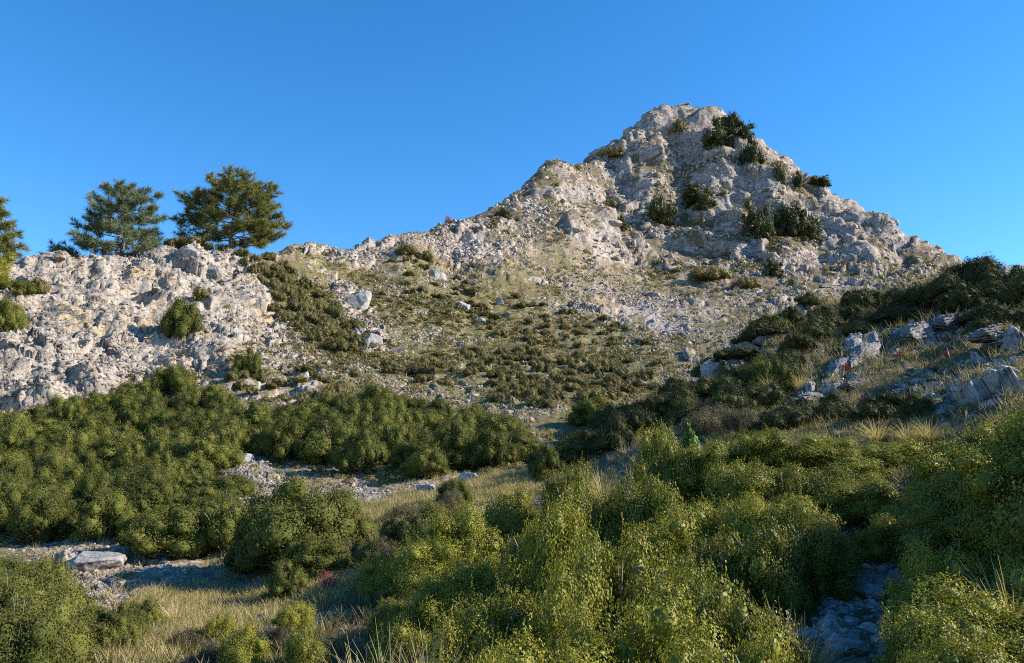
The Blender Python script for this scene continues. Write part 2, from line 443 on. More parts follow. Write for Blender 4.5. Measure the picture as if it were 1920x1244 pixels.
# ------------------------------------------------------------------ materials
class NT:
    def __init__(self, name):
        self.m = bpy.data.materials.new(name); self.m.use_nodes = True
        self.n = self.m.node_tree.nodes; self.l = self.m.node_tree.links
        self.n.clear()
        self.out = self.n.new('ShaderNodeOutputMaterial')
    def new(self, t, **kw):
        x = self.n.new(t)
        for a, b in kw.items():
            setattr(x, a, b)
        return x
    def set(self, sock, v):
        if hasattr(v, 'is_linked'):
            self.l.new(v, sock)
        elif isinstance(v, (tuple, list)) and len(v) == 3 and sock.type == 'RGBA':
            sock.default_value = (*v, 1)
        else:
            sock.default_value = v
    def mix(self, f, a, b, mode='MIX'):
        x = self.new('ShaderNodeMix', data_type='RGBA', blend_type=mode)
        self.set(x.inputs[0], f); self.set(x.inputs[6], a); self.set(x.inputs[7], b)
        return x.outputs[2]
    def math(self, op, a, b=0.0, c=None):
        x = self.new('ShaderNodeMath', operation=op)
        self.set(x.inputs[0], a); self.set(x.inputs[1], b)
        if c is not None: self.set(x.inputs[2], c)
        return x.outputs[0]
    def ramp(self, f, a, b, lo=0.0, hi=1.0):
        x = self.new('ShaderNodeMapRange', interpolation_type='SMOOTHSTEP')
        self.set(x.inputs[0], f)
        for k, v in zip((1, 2, 3, 4), (a, b, lo, hi)): x.inputs[k].default_value = v
        return x.outputs[0]
    def pos(self):
        return self.new('ShaderNodeNewGeometry').outputs['Position']
    def scaled(self, vec, s):
        x = self.new('ShaderNodeVectorMath', operation='MULTIPLY')
        self.set(x.inputs[0], vec); x.inputs[1].default_value = s if isinstance(s, tuple) else (s, s, s)
        return x.outputs[0]
    def noise(self, vec, scale, detail=4, rough=0.55):
        x = self.new('ShaderNodeTexNoise')
        self.set(x.inputs['Vector'], vec); x.inputs['Scale'].default_value = scale
        x.inputs['Detail'].default_value = detail; x.inputs['Roughness'].default_value = rough
        return x.outputs['Fac']
    def voro(self, vec, scale, feature='F1'):
        x = self.new('ShaderNodeTexVoronoi', feature=feature)
        self.set(x.inputs['Vector'], vec); x.inputs['Scale'].default_value = scale
        return x.outputs['Distance']
    def finish(self, col, rough=0.9, bump=None, spec=0.2):
        b = self.new('ShaderNodeBsdfPrincipled')
        self.set(b.inputs['Base Color'], col); self.set(b.inputs['Roughness'], rough)
        b.inputs['Specular IOR Level'].default_value = spec
        if bump is not None: self.l.new(bump, b.inputs['Normal'])
        self.l.new(b.outputs[0], self.out.inputs[0])
        return self.m

CRACK_SCALE = [1.0]
def cracks(t, p):
    """joint network: thin dark fractures, broken up by noise"""
    k = CRACK_SCALE[0]
    nz_ = t.new('ShaderNodeTexNoise'); t.l.new(p, nz_.inputs['Vector']); nz_.inputs['Scale'].default_value = 1.1 * k; nz_.inputs['Detail'].default_value = 4
    w = t.new('ShaderNodeVectorMath', operation='MULTIPLY_ADD'); t.l.new(nz_.outputs['Color'], w.inputs[0]); w.inputs[1].default_value = (1.1 / k,) * 3; t.l.new(p, w.inputs[2])
    q = t.scaled(w.outputs[0], (1.0, 1.0, 1.7))
    a = t.ramp(t.voro(q, 0.55 * k, 'DISTANCE_TO_EDGE'), 0.0, 0.055, 1, 0)
    b = t.ramp(t.voro(q, 1.7 * k, 'DISTANCE_TO_EDGE'), 0.0, 0.075, 1, 0)
    m = t.ramp(t.noise(p, 0.8 * k, 3), 0.40, 0.62)
    return t.math('MAXIMUM', t.math('MULTIPLY', a, 0.9), t.math('MULTIPLY', b, m))

def limestone(t, p, pale, grey, warm, dark):
    """limestone colour, world-space veins and lichen"""
    big = t.ramp(t.noise(p, 0.22, 3), 0.38, 0.62)
    mid = t.ramp(t.noise(p, 1.1, 5, 0.65), 0.36, 0.64)
    streak = t.noise(t.scaled(p, (1, 1, 0.22)), 0.75, 4)
    c = t.mix(mid, grey, pale)
    c = t.mix(t.math('MULTIPLY', big, t.ramp(streak, 0.42, 0.66, 0, 0.8)), c, warm)
    speck = t.ramp(t.noise(p, 2.6, 7, 0.78), 0.52, 0.66, 0, 0.85)
    c = t.mix(speck, c, dark)
    fine = t.ramp(t.noise(p, 9, 5, 0.75), 0.32, 0.68, 0.74, 1.18)
    c = t.mix(1.0, c, fine, 'MULTIPLY')
    ck = cracks(t, p)
    return t.mix(t.math('MULTIPLY', ck, 0.75), c, tuple(x * 0.6 for x in dark))

def mat_ground(name, pale, grey, warm, dark, soilc, vegc, dryc, bump_d=0.25, crk=1.0):
    CRACK_SCALE[0] = crk
    t = NT(name)
    p = t.pos()
    at = t.new('ShaderNodeAttribute', attribute_name='Col')
    sep = t.new('ShaderNodeSeparateColor'); t.l.new(at.outputs['Color'], sep.inputs[0])
    rockc = limestone(t, p, pale, grey, warm, dark)
    n1 = t.noise(p, 0.9, 5, 0.65); n2 = t.noise(p, 4.5, 4, 0.7)
    s = t.mix(t.ramp(n1, 0.35, 0.65), soilc, tuple(x * 1.45 for x in soilc))
    vm = t.ramp(t.math('ADD', t.math('MULTIPLY', n2, 0.7), t.math('MULTIPLY', sep.outputs[1], 0.55)), 0.40, 0.72)
    s = t.mix(vm, s, t.mix(t.ramp(n2, 0.3, 0.7), vegc, tuple(x * 1.6 for x in vegc)))
    dm = t.ramp(t.math('ADD', t.math('MULTIPLY', n2, 0.5), t.math('MULTIPLY', sep.outputs[2], 0.7)), 0.42, 0.75, 0, 0.9)
    s = t.mix(dm, s, t.mix(n1, dryc, tuple(x * 0.65 for x in dryc)))
    s = t.mix(t.ramp(t.noise(p, 0.35, 5, 0.7), 0.48, 0.66, 0, 0.55), s, (0.17, 0.105, 0.065))
    s = t.mix(1.0, s, t.ramp(t.noise(p, 7.0, 6, 0.8), 0.34, 0.66, 0.55, 1.35), 'MULTIPLY')
    # pebbles
    peb = t.ramp(t.voro(p, 3.2), 0.20, 0.34, 0.85, 0.0)
    s = t.mix(t.math('MULTIPLY', peb, t.ramp(n1, 0.45, 0.6)), s, pale)
    rm = t.ramp(t.math('ADD', sep.outputs[0], t.math('MULTIPLY', t.math('SUBTRACT', n2, 0.5), 0.9)), 0.36, 0.60)
    c = t.mix(rm, s, rockc)
    bn = t.new('ShaderNodeBump'); bn.inputs['Distance'].default_value = bump_d; bn.inputs['Strength'].default_value = 0.7
    hsum = t.math('ADD', t.noise(p, 2.2, 8, 0.75), t.math('MULTIPLY', t.noise(p, 14.0, 4, 0.7), 0.35))
    t.l.new(hsum, bn.inputs['Height'])
    return t.finish(c, 0.92, bn.outputs[0], 0.15)
PALE, GREY, WARM, DARK = (0.47, 0.40, 0.35), (0.30, 0.255, 0.23), (0.42, 0.31, 0.21), (0.11, 0.095, 0.085)
SOIL, VEGC, DRYC = (0.22, 0.17, 0.115), (0.11, 0.095, 0.04), (0.36, 0.29, 0.15)
m_peak = mat_ground('peak_limestone', PALE, GREY, WARM, DARK, (0.15, 0.115, 0.075), (0.085, 0.080, 0.034), (0.27, 0.21, 0.11), 0.45, 0.5)
m_cliff = mat_ground('cliff_limestone', (0.46, 0.395, 0.325), (0.29, 0.25, 0.215), (0.43, 0.32, 0.19), DARK, SOIL, VEGC, DRYC, 0.22, 1.1)
m_hill = mat_ground('hillside_earth', PALE, GREY, WARM, DARK, SOIL, VEGC, DRYC, 0.12)
m_slope = mat_ground('near_slope_earth', (0.36, 0.335, 0.31), (0.24, 0.23, 0.22), (0.34, 0.28, 0.21), DARK, (0.10, 0.078, 0.055), (0.055, 0.055, 0.022), DRYC, 0.05)

def mat_rock(name, pale, grey, warm, dark, bump_d=0.06, bscale=1.0):
    CRACK_SCALE[0] = 1.0
    t = NT(name)
    p = t.pos()
    c = limestone(t, t.scaled(p, bscale), pale, grey, warm, dark)
    oi = t.new('ShaderNodeObjectInfo')
    c = t.mix(1.0, c, t.ramp(oi.outputs['Random'], 0, 1, 0.82, 1.14), 'MULTIPLY')
    bn = t.new('ShaderNodeBump'); bn.inputs['Distance'].default_value = bump_d; bn.inputs['Strength'].default_value = 0.8
    h = t.math('ADD', t.noise(p, 4.0 * bscale, 6, 0.7), t.math('MULTIPLY', t.noise(p, 18.0 * bscale, 4, 0.7), 0.4))
    t.l.new(h, bn.inputs['Height'])
    return t.finish(c, 0.9, bn.outputs[0], 0.15)
m_rock = mat_rock('limestone_rock', (0.46, 0.40, 0.35), GREY, WARM, DARK, 0.12)
m_ledge_shade = mat_rock('shade_grey_ledge_stone', (0.25, 0.24, 0.23), (0.16, 0.155, 0.15), (0.22, 0.185, 0.15), (0.10, 0.095, 0.09), 0.05, 2.0)  # limestone darkened in its base colour to stand for shade on the ledges
m_rock_near = mat_rock('pale_limestone_boulder', (0.40, 0.38, 0.36), (0.27, 0.26, 0.25), (0.36, 0.31, 0.24), (0.17, 0.16, 0.15), 0.035, 2.5)

def mat_leaf(name, a, b, tipc=None, trans=0.30, gloss=0.25, rough=0.5):
    """leaves: colour varies leaf by leaf (attribute) and shrub by shrub"""
    t = NT(name)
    at = t.new('ShaderNodeAttribute', attribute_name='Col')
    sep = t.new('ShaderNodeSeparateColor'); t.l.new(at.outputs['Color'], sep.inputs[0])
    oi = t.new('ShaderNodeObjectInfo')
    f = t.math('ADD', t.math('MULTIPLY', sep.outputs[0], 0.75), t.math('MULTIPLY', oi.outputs['Random'], 0.35))
    c = t.mix(f, a, b)
    if tipc:
        c = t.mix(t.math('MULTIPLY', sep.outputs[1], 0.8), c, tipc)
    hsv = t.new('ShaderNodeHueSaturation')
    t.set(hsv.inputs['Value'], t.ramp(oi.outputs['Random'], 0, 1, 0.82, 1.15))
    t.l.new(c, hsv.inputs['Color'])
    b_ = t.new('ShaderNodeBsdfPrincipled')
    t.l.new(hsv.outputs[0], b_.inputs['Base Color'])
    b_.inputs['Roughness'].default_value = rough; b_.inputs['Specular IOR Level'].default_value = gloss
    tr = t.new('ShaderNodeBsdfTranslucent')
    t.l.new(t.mix(0.5, hsv.outputs[0], t.mix(1.0, hsv.outputs[0], (1.6, 1.5, 0.5), 'MULTIPLY')), tr.inputs[0])
    mx = t.new('ShaderNodeMixShader'); mx.inputs[0].default_value = trans
    t.l.new(b_.outputs[0], mx.inputs[1]); t.l.new(tr.outputs[0], mx.inputs[2])
    t.l.new(mx.outputs[0], t.out.inputs[0])
    return t.m
m_oak = mat_leaf('oak_leaves', (0.118, 0.140, 0.019), (0.245, 0.228, 0.028), (0.20, 0.14, 0.045), 0.24, 0.22, 0.5)
m_dark = mat_leaf('evergreen_leaves', (0.062, 0.076, 0.016), (0.135, 0.132, 0.026), (0.15, 0.125, 0.045), 0.08, 0.10, 0.7)
m_scrub = mat_leaf('scrub_leaves', (0.105, 0.098, 0.034), (0.185, 0.155, 0.056), (0.15, 0.095, 0.05), 0.22, 0.15)
m_phry = mat_leaf('grey_scrub_leaves', (0.085, 0.080, 0.045), (0.135, 0.115, 0.065), (0.14, 0.10, 0.07), 0.2, 0.1)
m_peakbush = mat_leaf('mountain_shrub_leaves', (0.040, 0.052, 0.020), (0.080, 0.082, 0.026), None, 0.22, 0.15)
m_needle = mat_leaf('pine_needles', (0.115, 0.14, 0.04), (0.21, 0.205, 0.06), (0.15, 0.10, 0.045), 0.25, 0.2)
m_needle_blue = mat_leaf('blue_pine_needles', (0.12, 0.155, 0.09), (0.21, 0.235, 0.12), (0.13, 0.10, 0.05), 0.25, 0.2)
m_red = mat_leaf('red_leaves', (0.26, 0.045, 0.05), (0.36, 0.10, 0.095), (0.20, 0.13, 0.06), 0.3, 0.2)
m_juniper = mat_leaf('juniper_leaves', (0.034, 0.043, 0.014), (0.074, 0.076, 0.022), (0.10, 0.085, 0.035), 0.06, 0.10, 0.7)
m_bright = mat_leaf('bright_green_leaves', (0.11, 0.19, 0.02), (0.16, 0.24, 0.03), None, 0.35, 0.3)
m_straw = mat_leaf('dry_straw', (0.36, 0.29, 0.13), (0.52, 0.43, 0.22), (0.17, 0.17, 0.05), 0.3, 0.15)
m_tuft = mat_leaf('slope_grass', (0.17, 0.14, 0.065), (0.30, 0.245, 0.14), (0.10, 0.11, 0.03), 0.3, 0.1)
def mat_bark(name, a, b):
    t = NT(name); p = t.pos()
    return t.finish(t.mix(t.ramp(t.noise(t.scaled(p, (1, 1, 0.3)), 9, 5), 0.35, 0.65), a, b), 0.9)
m_bark = mat_bark('pine_bark', (0.09, 0.072, 0.06), (0.19, 0.155, 0.13))
m_twig = mat_bark('twig_bark', (0.13, 0.105, 0.085), (0.24, 0.21, 0.18))

# ------------------------------------------------------------------ ground objects
gi = np.arange(nx * NR).reshape(nx, NR)
quads = np.stack([gi[:-1, :-1], gi[:-1, 1:], gi[1:, 1:], gi[1:, :-1]], -1).reshape(-1, 4)[:, ::-1]
zq = zid[quads[:, 0]]
GROUND = {}
for z, name, mat, lab in ((0, 'hillside', m_hill, None), (1, 'limestone_cliff', m_cliff, None), (2, 'mountain_peak', m_peak, None), (3, 'near_slope', m_slope, None)):
    fq = quads[zq == z]
    used, inv = np.unique(fq, return_inverse=True)
    me = mesh_np(name, D[used], inv.reshape(-1, 4), cols[used], smooth=(z in (0, 3)), mat=mat)
    o = link(name, me, None); o['kind'] = 'structure'
    GROUND[z] = o
# ground height lookups on the displaced sheet
def ground(th, v):
    """point and normal of the real (displaced) ground near bearing th, log distance v"""
    c = int(np.clip(np.searchsorted(th_cols, th), 1, nx - 2))
    if abs(th_cols[c - 1] - th) < abs(th_cols[c] - th): c -= 1
    r = int(np.clip(np.searchsorted(V[c], v), 1, NR - 2))
    i = c * NR + r
    return D[i], ND[i], i
def at(px, py):
    th, v = hit(px, py)
    return ground(th, v)
def ground_xy(x, y):
    return ground(math.atan2(x, y), math.log(max(math.hypot(x, y), 1.3)))

# ------------------------------------------------------------------ tagging and copying
def tag(o, label, cat, group=None, kind=None):
    o['label'] = label; o['category'] = cat
    if group: o['group'] = group
    if kind: o['kind'] = kind
    return o
KIDS = {}
def child(name, me, mat, parent):
    o = link(name, me, mat, parent)
    KIDS.setdefault(parent.name, []).append(o)
    return o
def dup(o):
    c = o.copy(); COL.objects.link(c)
    for k_ in KIDS.get(o.name, []):
        d = k_.copy(); COL.objects.link(d); d.parent = c
        KIDS.setdefault(c.name, []).append(d)
        for g_ in KIDS.get(k_.name, []):
            e = g_.copy(); COL.objects.link(e); e.parent = d
    return c
USED = set()
def instance(proto):
    """first call places the prototype itself, later calls copy it"""
    if proto.name in USED:
        return dup(proto)
    USED.add(proto.name)
    return proto

# ------------------------------------------------------------------ mesh pieces
def icosphere(sub):
    t = (1 + 5 ** .5) / 2
    v = [(-1, t, 0), (1, t, 0), (-1, -t, 0), (1, -t, 0), (0, -1, t), (0, 1, t), (0, -1, -t), (0, 1, -t), (t, 0, -1), (t, 0, 1), (-t, 0, -1), (-t, 0, 1)]
    f = [(0, 11, 5), (0, 5, 1), (0, 1, 7), (0, 7, 10), (0, 10, 11), (1, 5, 9), (5, 11, 4), (11, 10, 2), (10, 7, 6), (7, 1, 8), (3, 9, 4), (3, 4, 2), (3, 2, 6), (3, 6, 8), (3, 8, 9), (4, 9, 5), (2, 4, 11), (6, 2, 10), (8, 6, 7), (9, 8, 1)]
    v = [np.array(p, float) / np.linalg.norm(p) for p in v]
    for _ in range(sub):
        cache, nf = {}, []
        def midp(a, b):
            key = (min(a, b), max(a, b))
            if key not in cache:
                m = v[a] + v[b]; v.append(m / np.linalg.norm(m)); cache[key] = len(v) - 1
            return cache[key]
        for a, b, c in f:
            ab, bc, ca = midp(a, b), midp(b, c), midp(c, a)
            nf += [(a, ab, ca), (b, bc, ab), (c, ca, bc), (ab, bc, ca)]
        f = nf
    return np.array(v), np.array(f)
def rock_shape(seed, sub=3, cuts=11, rough=0.05, flat=1.0):
    g = np.random.default_rng(seed)
    v, f = icosphere(sub)
    v = v.copy()
    for _ in range(cuts):
        n = g.normal(size=3); n /= np.linalg.norm(n)
        d = g.uniform(0.50, 0.86)
        s = v @ n
        v = v - np.maximum(s - d, 0)[:, None] * n
    if rough:
        v = v * (1 + rough * fbm(v * 2.2 + seed, 3, seed)[:, None] + 0.6 * rough * fbm(v * 6 + seed, 2, seed + 5)[:, None])
    v = v * np.array([g.uniform(0.9, 1.25), g.uniform(0.8, 1.05), g.uniform(0.7, 0.95) * flat])
    return v, f
rock_meshes = []
for k_ in range(9):
    v_, f_ = rock_shape(100 + k_, 3)
    rock_meshes.append(mesh_np('rock', v_, f_, mat=m_rock))
small_rock = [mesh_np('rock', *rock_shape(150 + k_, 2, 9, 0.06), mat=m_rock) for k_ in range(8)]
near_rock = [mesh_np('boulder', *rock_shape(170 + k_, 4, 14, 0.10, 0.9), mat=m_rock_near) for k_ in range(5)]

def frames(n):
    """tangent frames for unit normals"""
    a = np.where(np.abs(n[:, 2:3]) < 0.9, np.array([[0, 0, 1.0]]), np.array([[1.0, 0, 0]]))
    t = np.cross(a, n); t /= np.linalg.norm(t, axis=1, keepdims=True)
    return t, np.cross(n, t)
def leaf_cards(c, n, size, g, fold=True, aspect=0.55, tip=None, jit=0.35):
    """small pointed leaves at c, facing about n. fold: two triangles; else one."""
    m = len(c)
    n = n + g.normal(scale=jit, size=(m, 3)); n /= np.linalg.norm(n, axis=1, keepdims=True)
    t, b = frames(n)
    ang = g.uniform(0, 2 * np.pi, m)[:, None]
    u = t * np.cos(ang) + b * np.sin(ang); w = np.cross(n, u)
    L = (size * g.uniform(0.65, 1.3, m))[:, None]
    col = np.stack([g.random(m), (g.random(m) < 0.10) * g.random(m), np.zeros(m)], -1) if tip is None else tip
    if fold:
        vv = np.stack([c - u * L * .5, c + w * L * aspect * .5 + n * L * .10, c + u * L * .5, c - w * L * aspect * .5 + n * L * .10], 1).reshape(-1, 3)
        i = np.arange(m) * 4
        ff = np.concatenate([np.stack([i, i + 1, i + 2], -1), np.stack([i, i + 2, i + 3], -1)])
        return vv, ff, np.repeat(col, 4, 0)
    vv = np.stack([c - u * L * .5 + w * L * aspect * .5, c - u * L * .5 - w * L * aspect * .5, c + u * L * .5], 1).reshape(-1, 3)
    i = np.arange(m) * 3
    return vv, np.stack([i, i + 1, i + 2], -1), np.repeat(col, 3, 0)
def join(parts):
    vs_, fs_, cs_, o = [], [], [], 0
    for v_, f_, c_ in parts:
        vs_.append(v_); fs_.append(f_ + o); cs_.append(c_); o += len(v_)
    return np.concatenate(vs_), np.concatenate(fs_), np.concatenate(cs_)
def tube(pts_, r0, r1, sides=5):
    pts_ = np.asarray(pts_, float); n = len(pts_)
    d = np.gradient(pts_, axis=0); d /= np.maximum(np.linalg.norm(d, axis=1, keepdims=True), 1e-9)
    t, b = frames(d)
    rr = np.linspace(r0, r1, n)[:, None]
    a = np.arange(sides) / sides * 2 * np.pi
    v_ = (pts_[:, None] + rr[..., None] * (t[:, None] * np.cos(a)[None, :, None] + b[:, None] * np.sin(a)[None, :, None])).reshape(-1, 3)
    f_ = []
    for i in range(n - 1):
        for j in range(sides):
            p, q_ = i * sides + j, i * sides + (j + 1) % sides
            f_ += [(p, q_, q_ + sides), (p, q_ + sides, p + sides)]
    return v_, np.array(f_), np.zeros((len(v_), 3))
def shrub_mesh(seed, lobes, lobe_r, n_leaf, leaf, fold, spread=1.0, height=1.0, fill=0.25, stray=0.02, jit=0.35, aspect=0.68, bumpy=0.42, core=0.0, sprigs=0, wild=0.42):
    """crown about 1 m in radius: leafy lobes of unequal size on an uneven dome, gaps between them; base at z = 0"""
    g = np.random.default_rng(seed)
    cen, rad_ = [], []
    for k in range(lobes):
        z = g.uniform(0.0, 1.0) ** 0.85
        a = k * 2.39996 + g.uniform(-.6, .6)
        h = math.sqrt(max(0, 1 - z * z))
        dv = np.array([[math.cos(a) * h, math.sin(a) * h, z]])
        rr = (0.84 + wild * float(fbm(dv * 1.4 + seed * 3.1, 2, seed)[0])) * g.uniform(0.72, 1.06)
        lr = lobe_r * g.uniform(0.55, 1.45)
        cen.append((dv[0, 0] * rr * spread, dv[0, 1] * rr * spread, 0.10 + z * rr * height * 0.86)); rad_.append(lr)
    # a few low inner lobes close the bottom of the crown
    for k in range(max(4, lobes // 6)):
        a = g.uniform(0, 6.28); q_ = g.uniform(.1, .55)
        cen.append((math.cos(a) * q_, math.sin(a) * q_, g.uniform(.12, .55) * height)); rad_.append(lobe_r * 1.25)
    cen = np.array(cen); rad_ = np.array(rad_); nl = len(rad_)
    w = rad_ ** 2; pick_ = g.choice(nl, n_leaf, p=w / w.sum())
    d = g.normal(size=(n_leaf, 3)); d[:, 2] += 0.30
    d /= np.linalg.norm(d, axis=1, keepdims=True)
    rr = rad_[pick_] * np.where(g.random(n_leaf) < fill, g.uniform(0.45, 0.9, n_leaf), g.uniform(0.9, 1.04, n_leaf))
    bump = 1 + bumpy * fbm(d * 2.6 + pick_[:, None] * 7.1, 2, seed) + 0.22 * vnoise(d * 6.5 + pick_[:, None] * 3.3, seed + 9)
    c = cen[pick_] + d * (rr * bump)[:, None] * np.array([1, 1, 0.92])
    s = g.random(n_leaf) < stray
    c[s] += d[s] * g.uniform(0.01, 0.09, s.sum())[:, None]
    keep = c[:, 2] > 0.0
    c, d, pick_ = c[keep], d[keep], pick_[keep]
    lobe_tone = g.random(nl)
    m = len(c)
    col = np.stack([np.clip(g.random(m) * 0.45 + lobe_tone[pick_] * 0.55, 0, 1), (g.random(m) < 0.04 + 0.16 * (lobe_tone[pick_] > 0.85)) * g.random(m), np.zeros(m)], -1)
    out = [leaf_cards(c, d, leaf, g, fold, aspect, col, jit)]
    for k in range(sprigs):          # leafy shoots standing out of the crown
        l = g.integers(nl); dv = g.normal(size=3) * .6 + np.array([0, 0, 1.1]); dv /= np.linalg.norm(dv)
        ll = g.uniform(.10, .28); mm = int(ll * 90)
        tt = g.uniform(0, 1, mm)
        off = g.normal(size=(mm, 3)); off /= np.linalg.norm(off, axis=1, keepdims=True)
        pp = cen[l] + dv * (rad_[l] * .9 + tt[:, None] * ll) + off * (.035 * (1.1 - tt))[:, None]
        tone = g.random()
        out.append(leaf_cards(pp, off * .7 + dv * .5, leaf, g, fold, aspect, np.stack([np.clip(tone * .7 + .3 * g.random(mm), 0, 1), (tone > .8) * g.random(mm), tt * 0], -1), jit))
    if core:
        sv, sf = icosphere(1)
        for k in range(nl):
            b_ = core * rad_[k] * (1 + bumpy * fbm(sv * 2.6 + k * 7.1, 2, seed))
            q_ = cen[k] + sv * b_[:, None] * np.array([1, 1, .92])
            q_[:, 2] = np.maximum(q_[:, 2], 0.0)
            out.append((q_, sf, np.tile([[lobe_tone[k] * .6, 0, 0]], (len(sv), 1))))
    return join(out)
def stems_mesh(seed, n=9, h=0.75):
    g = np.random.default_rng(seed); parts = []
    for k in range(n):
        a = k * 2.4 + g.uniform(-.4, .4); o = g.uniform(0.25, 0.7)
        p = [np.array([0.06 * math.cos(a), 0.06 * math.sin(a), -0.12])]
        for s in range(1, 6):
            f = s / 5
            p.append(np.array([math.cos(a) * o * f, math.sin(a) * o * f, h * f ** 0.8]) + g.normal(scale=0.03, size=3))
        parts.append(tube(p, 0.035, 0.008, 4))
    for k in range(2 * n):            # thin bare twigs that reach through the leaves
        a = g.uniform(0, 6.28); z = g.uniform(.2, 1.0); q_ = math.sqrt(1 - z * z)
        e = np.array([math.cos(a) * q_, math.sin(a) * q_, z * .95]) * g.uniform(.9, 1.12)
        b = e * .35
        parts.append(tube([b, (b + e) / 2 + g.normal(scale=.03, size=3), e], 0.011, 0.003, 3))
    return join(parts)

def proto_shrub(name, seed, mat, lobes, lobe_r, n_leaf, leaf, fold, stems=True, **kw):
    me = mesh_np(name, *shrub_mesh(seed, lobes, lobe_r, n_leaf, leaf, fold, **kw)[:2], None, mat=None)
    return me
HEIGHT = {}
def make_shrub(name, seed, mat, lobes, lobe_r, n_leaf, leaf, fold, stems=True, **kw):
    v_, f_, c_ = shrub_mesh(seed, lobes, lobe_r, n_leaf, leaf, fold, **kw)
    o = link(name, mesh_np(name, v_, f_, c_, mat=mat), None)
    HEIGHT[o.data.name] = float(np.percentile(v_[:, 2], 99.7))
    if stems:
        hh = kw.get('height', 1.0)
        sv, sf, sc = stems_mesh(seed + 1)
        sv = sv * np.array([1, 1, hh])
        child('stem', mesh_np('stem', sv, sf, mat=m_twig), None, o)
    return o

oak = [make_shrub('oak_shrub', 200 + k_, m_oak, 46 + 5 * k_, 0.235 + .02 * (k_ % 2), 46000, 0.034, True, height=1.45, fill=0.14, stray=0.04, jit=0.34, bumpy=0.6, core=.5, sprigs=60, wild=.75) for k_ in range(4)]
ever = [make_shrub('evergreen_shrub', 220 + k_, m_dark, 38 + 4 * k_, 0.265 - .015 * (k_ % 3), 34000, 0.034, False, height=1.4, fill=0.10, stray=0.04, jit=0.34, bumpy=0.6, core=.64, sprigs=26) for k_ in range(5)]
scrub = [make_shrub('low_scrub', 240 + k_, m_scrub, 18, 0.28, 2600, 0.085, False, stems=False, height=0.9, jit=.35, core=.62) for k_ in range(5)]
phry = [make_shrub('grey_cushion_shrub', 250 + k_, m_phry, 34, 0.22, 14000, 0.038, False, height=0.9) for k_ in range(2)]
mount = [make_shrub('mountain_shrub', 260 + k_, m_peakbush, 34, 0.30, 6000, 0.085, False, stems=False, height=1.5, jit=.38, core=.6, stray=.06, bumpy=.7, wild=.85, sprigs=30) for k_ in range(4)]
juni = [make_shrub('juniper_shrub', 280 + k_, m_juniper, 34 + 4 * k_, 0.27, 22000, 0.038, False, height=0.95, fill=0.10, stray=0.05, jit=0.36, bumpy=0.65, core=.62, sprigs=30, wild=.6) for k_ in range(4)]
redb = [make_shrub('red_leaved_shrub', 270 + k_, m_red, 16, 0.30, 1700, 0.09, True, fill=0.4, stray=0.15) for k_ in range(2)]

PLACED = []      # (object, kind, world position, photo position, size)
def put_shrub(protos, x, y, w, h, sink=0.05, tilt=None):
    p, n, i = ground_xy(x, y)
    o = instance(random.choice(protos))
    o.location = (p[0], p[1], p[2] - sink * h)
    o.rotation_euler = (random.uniform(-.12, .12), random.uniform(-.12, .12), random.uniform(0, 6.28))
    o.scale = (w / 2 / 1.05, w / 2 / 1.05, h / HEIGHT[o.data.name])
    return o
def project(p):
    x, y, z = p
    d = y * CP + z * SP
    return 960 + F_PX * x / d, 622 - F_PX * (-y * SP + z * CP) / d

# foreground oaks: (photo x, photo y of the top, distance, width)
OAKS = [
 (1050, 935, 8.2, 1.25), (1130, 1000, 6.8, 1.5), (1250, 1050, 6.1, 1.3), (1040, 1085, 5.6, 1.1), (1190, 1110, 5.1, 1.4), (1330, 1095, 5.5, 1.3), (1420, 1130, 5.1, 1.1),
 (1000, 1170, 4.7, .9), (1120, 1180, 4.3, 1.2), (1290, 1180, 4.3, 1.2), (1430, 1180, 4.5, .9),
 (1240, 960, 8.6, 1.6), (1200, 895, 10.6, 1.6), (1310, 935, 9.4, 1.5), (1340, 1000, 7.6, 1.2), (1480, 930, 8.6, 1.5), (1440, 985, 7.4, 1.2), (1530, 965, 8.0, 1.1), (1400, 925, 9, 1.2),
 (1225, 795, 13.2, 1.2), (1250, 830, 12.4, 1.4), (1330, 830, 12.5, 1.6), (1430, 805, 13, 1.8), (1520, 815, 13, 1.9), (1600, 840, 12.6, 1.8), (1665, 830, 13, 1.5), (1560, 880, 11, 1.8), (1625, 895, 10.4, 1.6), (1450, 870, 11, 1.6),
 (1640, 955, 9.2, .9), (1370, 870, 11, 1.4),
 (1050, 865, 12, 1.4), (950, 915, 12.2, 1.7), (870, 945, 11.4, 1.8), (985, 985, 9.3, 1.3), (1070, 900, 10.6, 1.2),
 (800, 1010, 10.6, 1.6), (740, 1045, 11, 1.2), (905, 1040, 8.4, 1.6), (820, 1085, 8.2, 1.3), (930, 1110, 6.9, 1.3), (860, 1160, 6.6, 1.2),
 (745, 1125, 8.8, .9), (760, 1170, 7.4, 1.0), (575, 1180, 8.0, .6), (890, 1215, 5.5, 1.1), (960, 1225, 4.6, .9),
 (1790, 815, 10, 1.6), (1850, 800, 10.2, 1.6), (1920, 770, 9.2, 1.5), (1830, 880, 8.6, 1.8), (1905, 850, 7.6, 1.6), (1745, 890, 9.7, 1.1), (1800, 960, 7.6, 1.4),
 (1740, 1022, 6.2, .95), (1860, 1100, 4.9, 1.2), (1780, 1140, 4.6, 1.0), (1905, 1060, 5.6, 1.0), (1720, 1200, 4.4, .7), (1840, 1190, 4.0, .9),
 (2080, 660, 8.8, 2.4), (2120, 690, 7.4, 2.3), (2090, 820, 6.2, 1.8),  # unseen oaks beyond the right edge, added to shade the right-hand bushes
]
FG = []
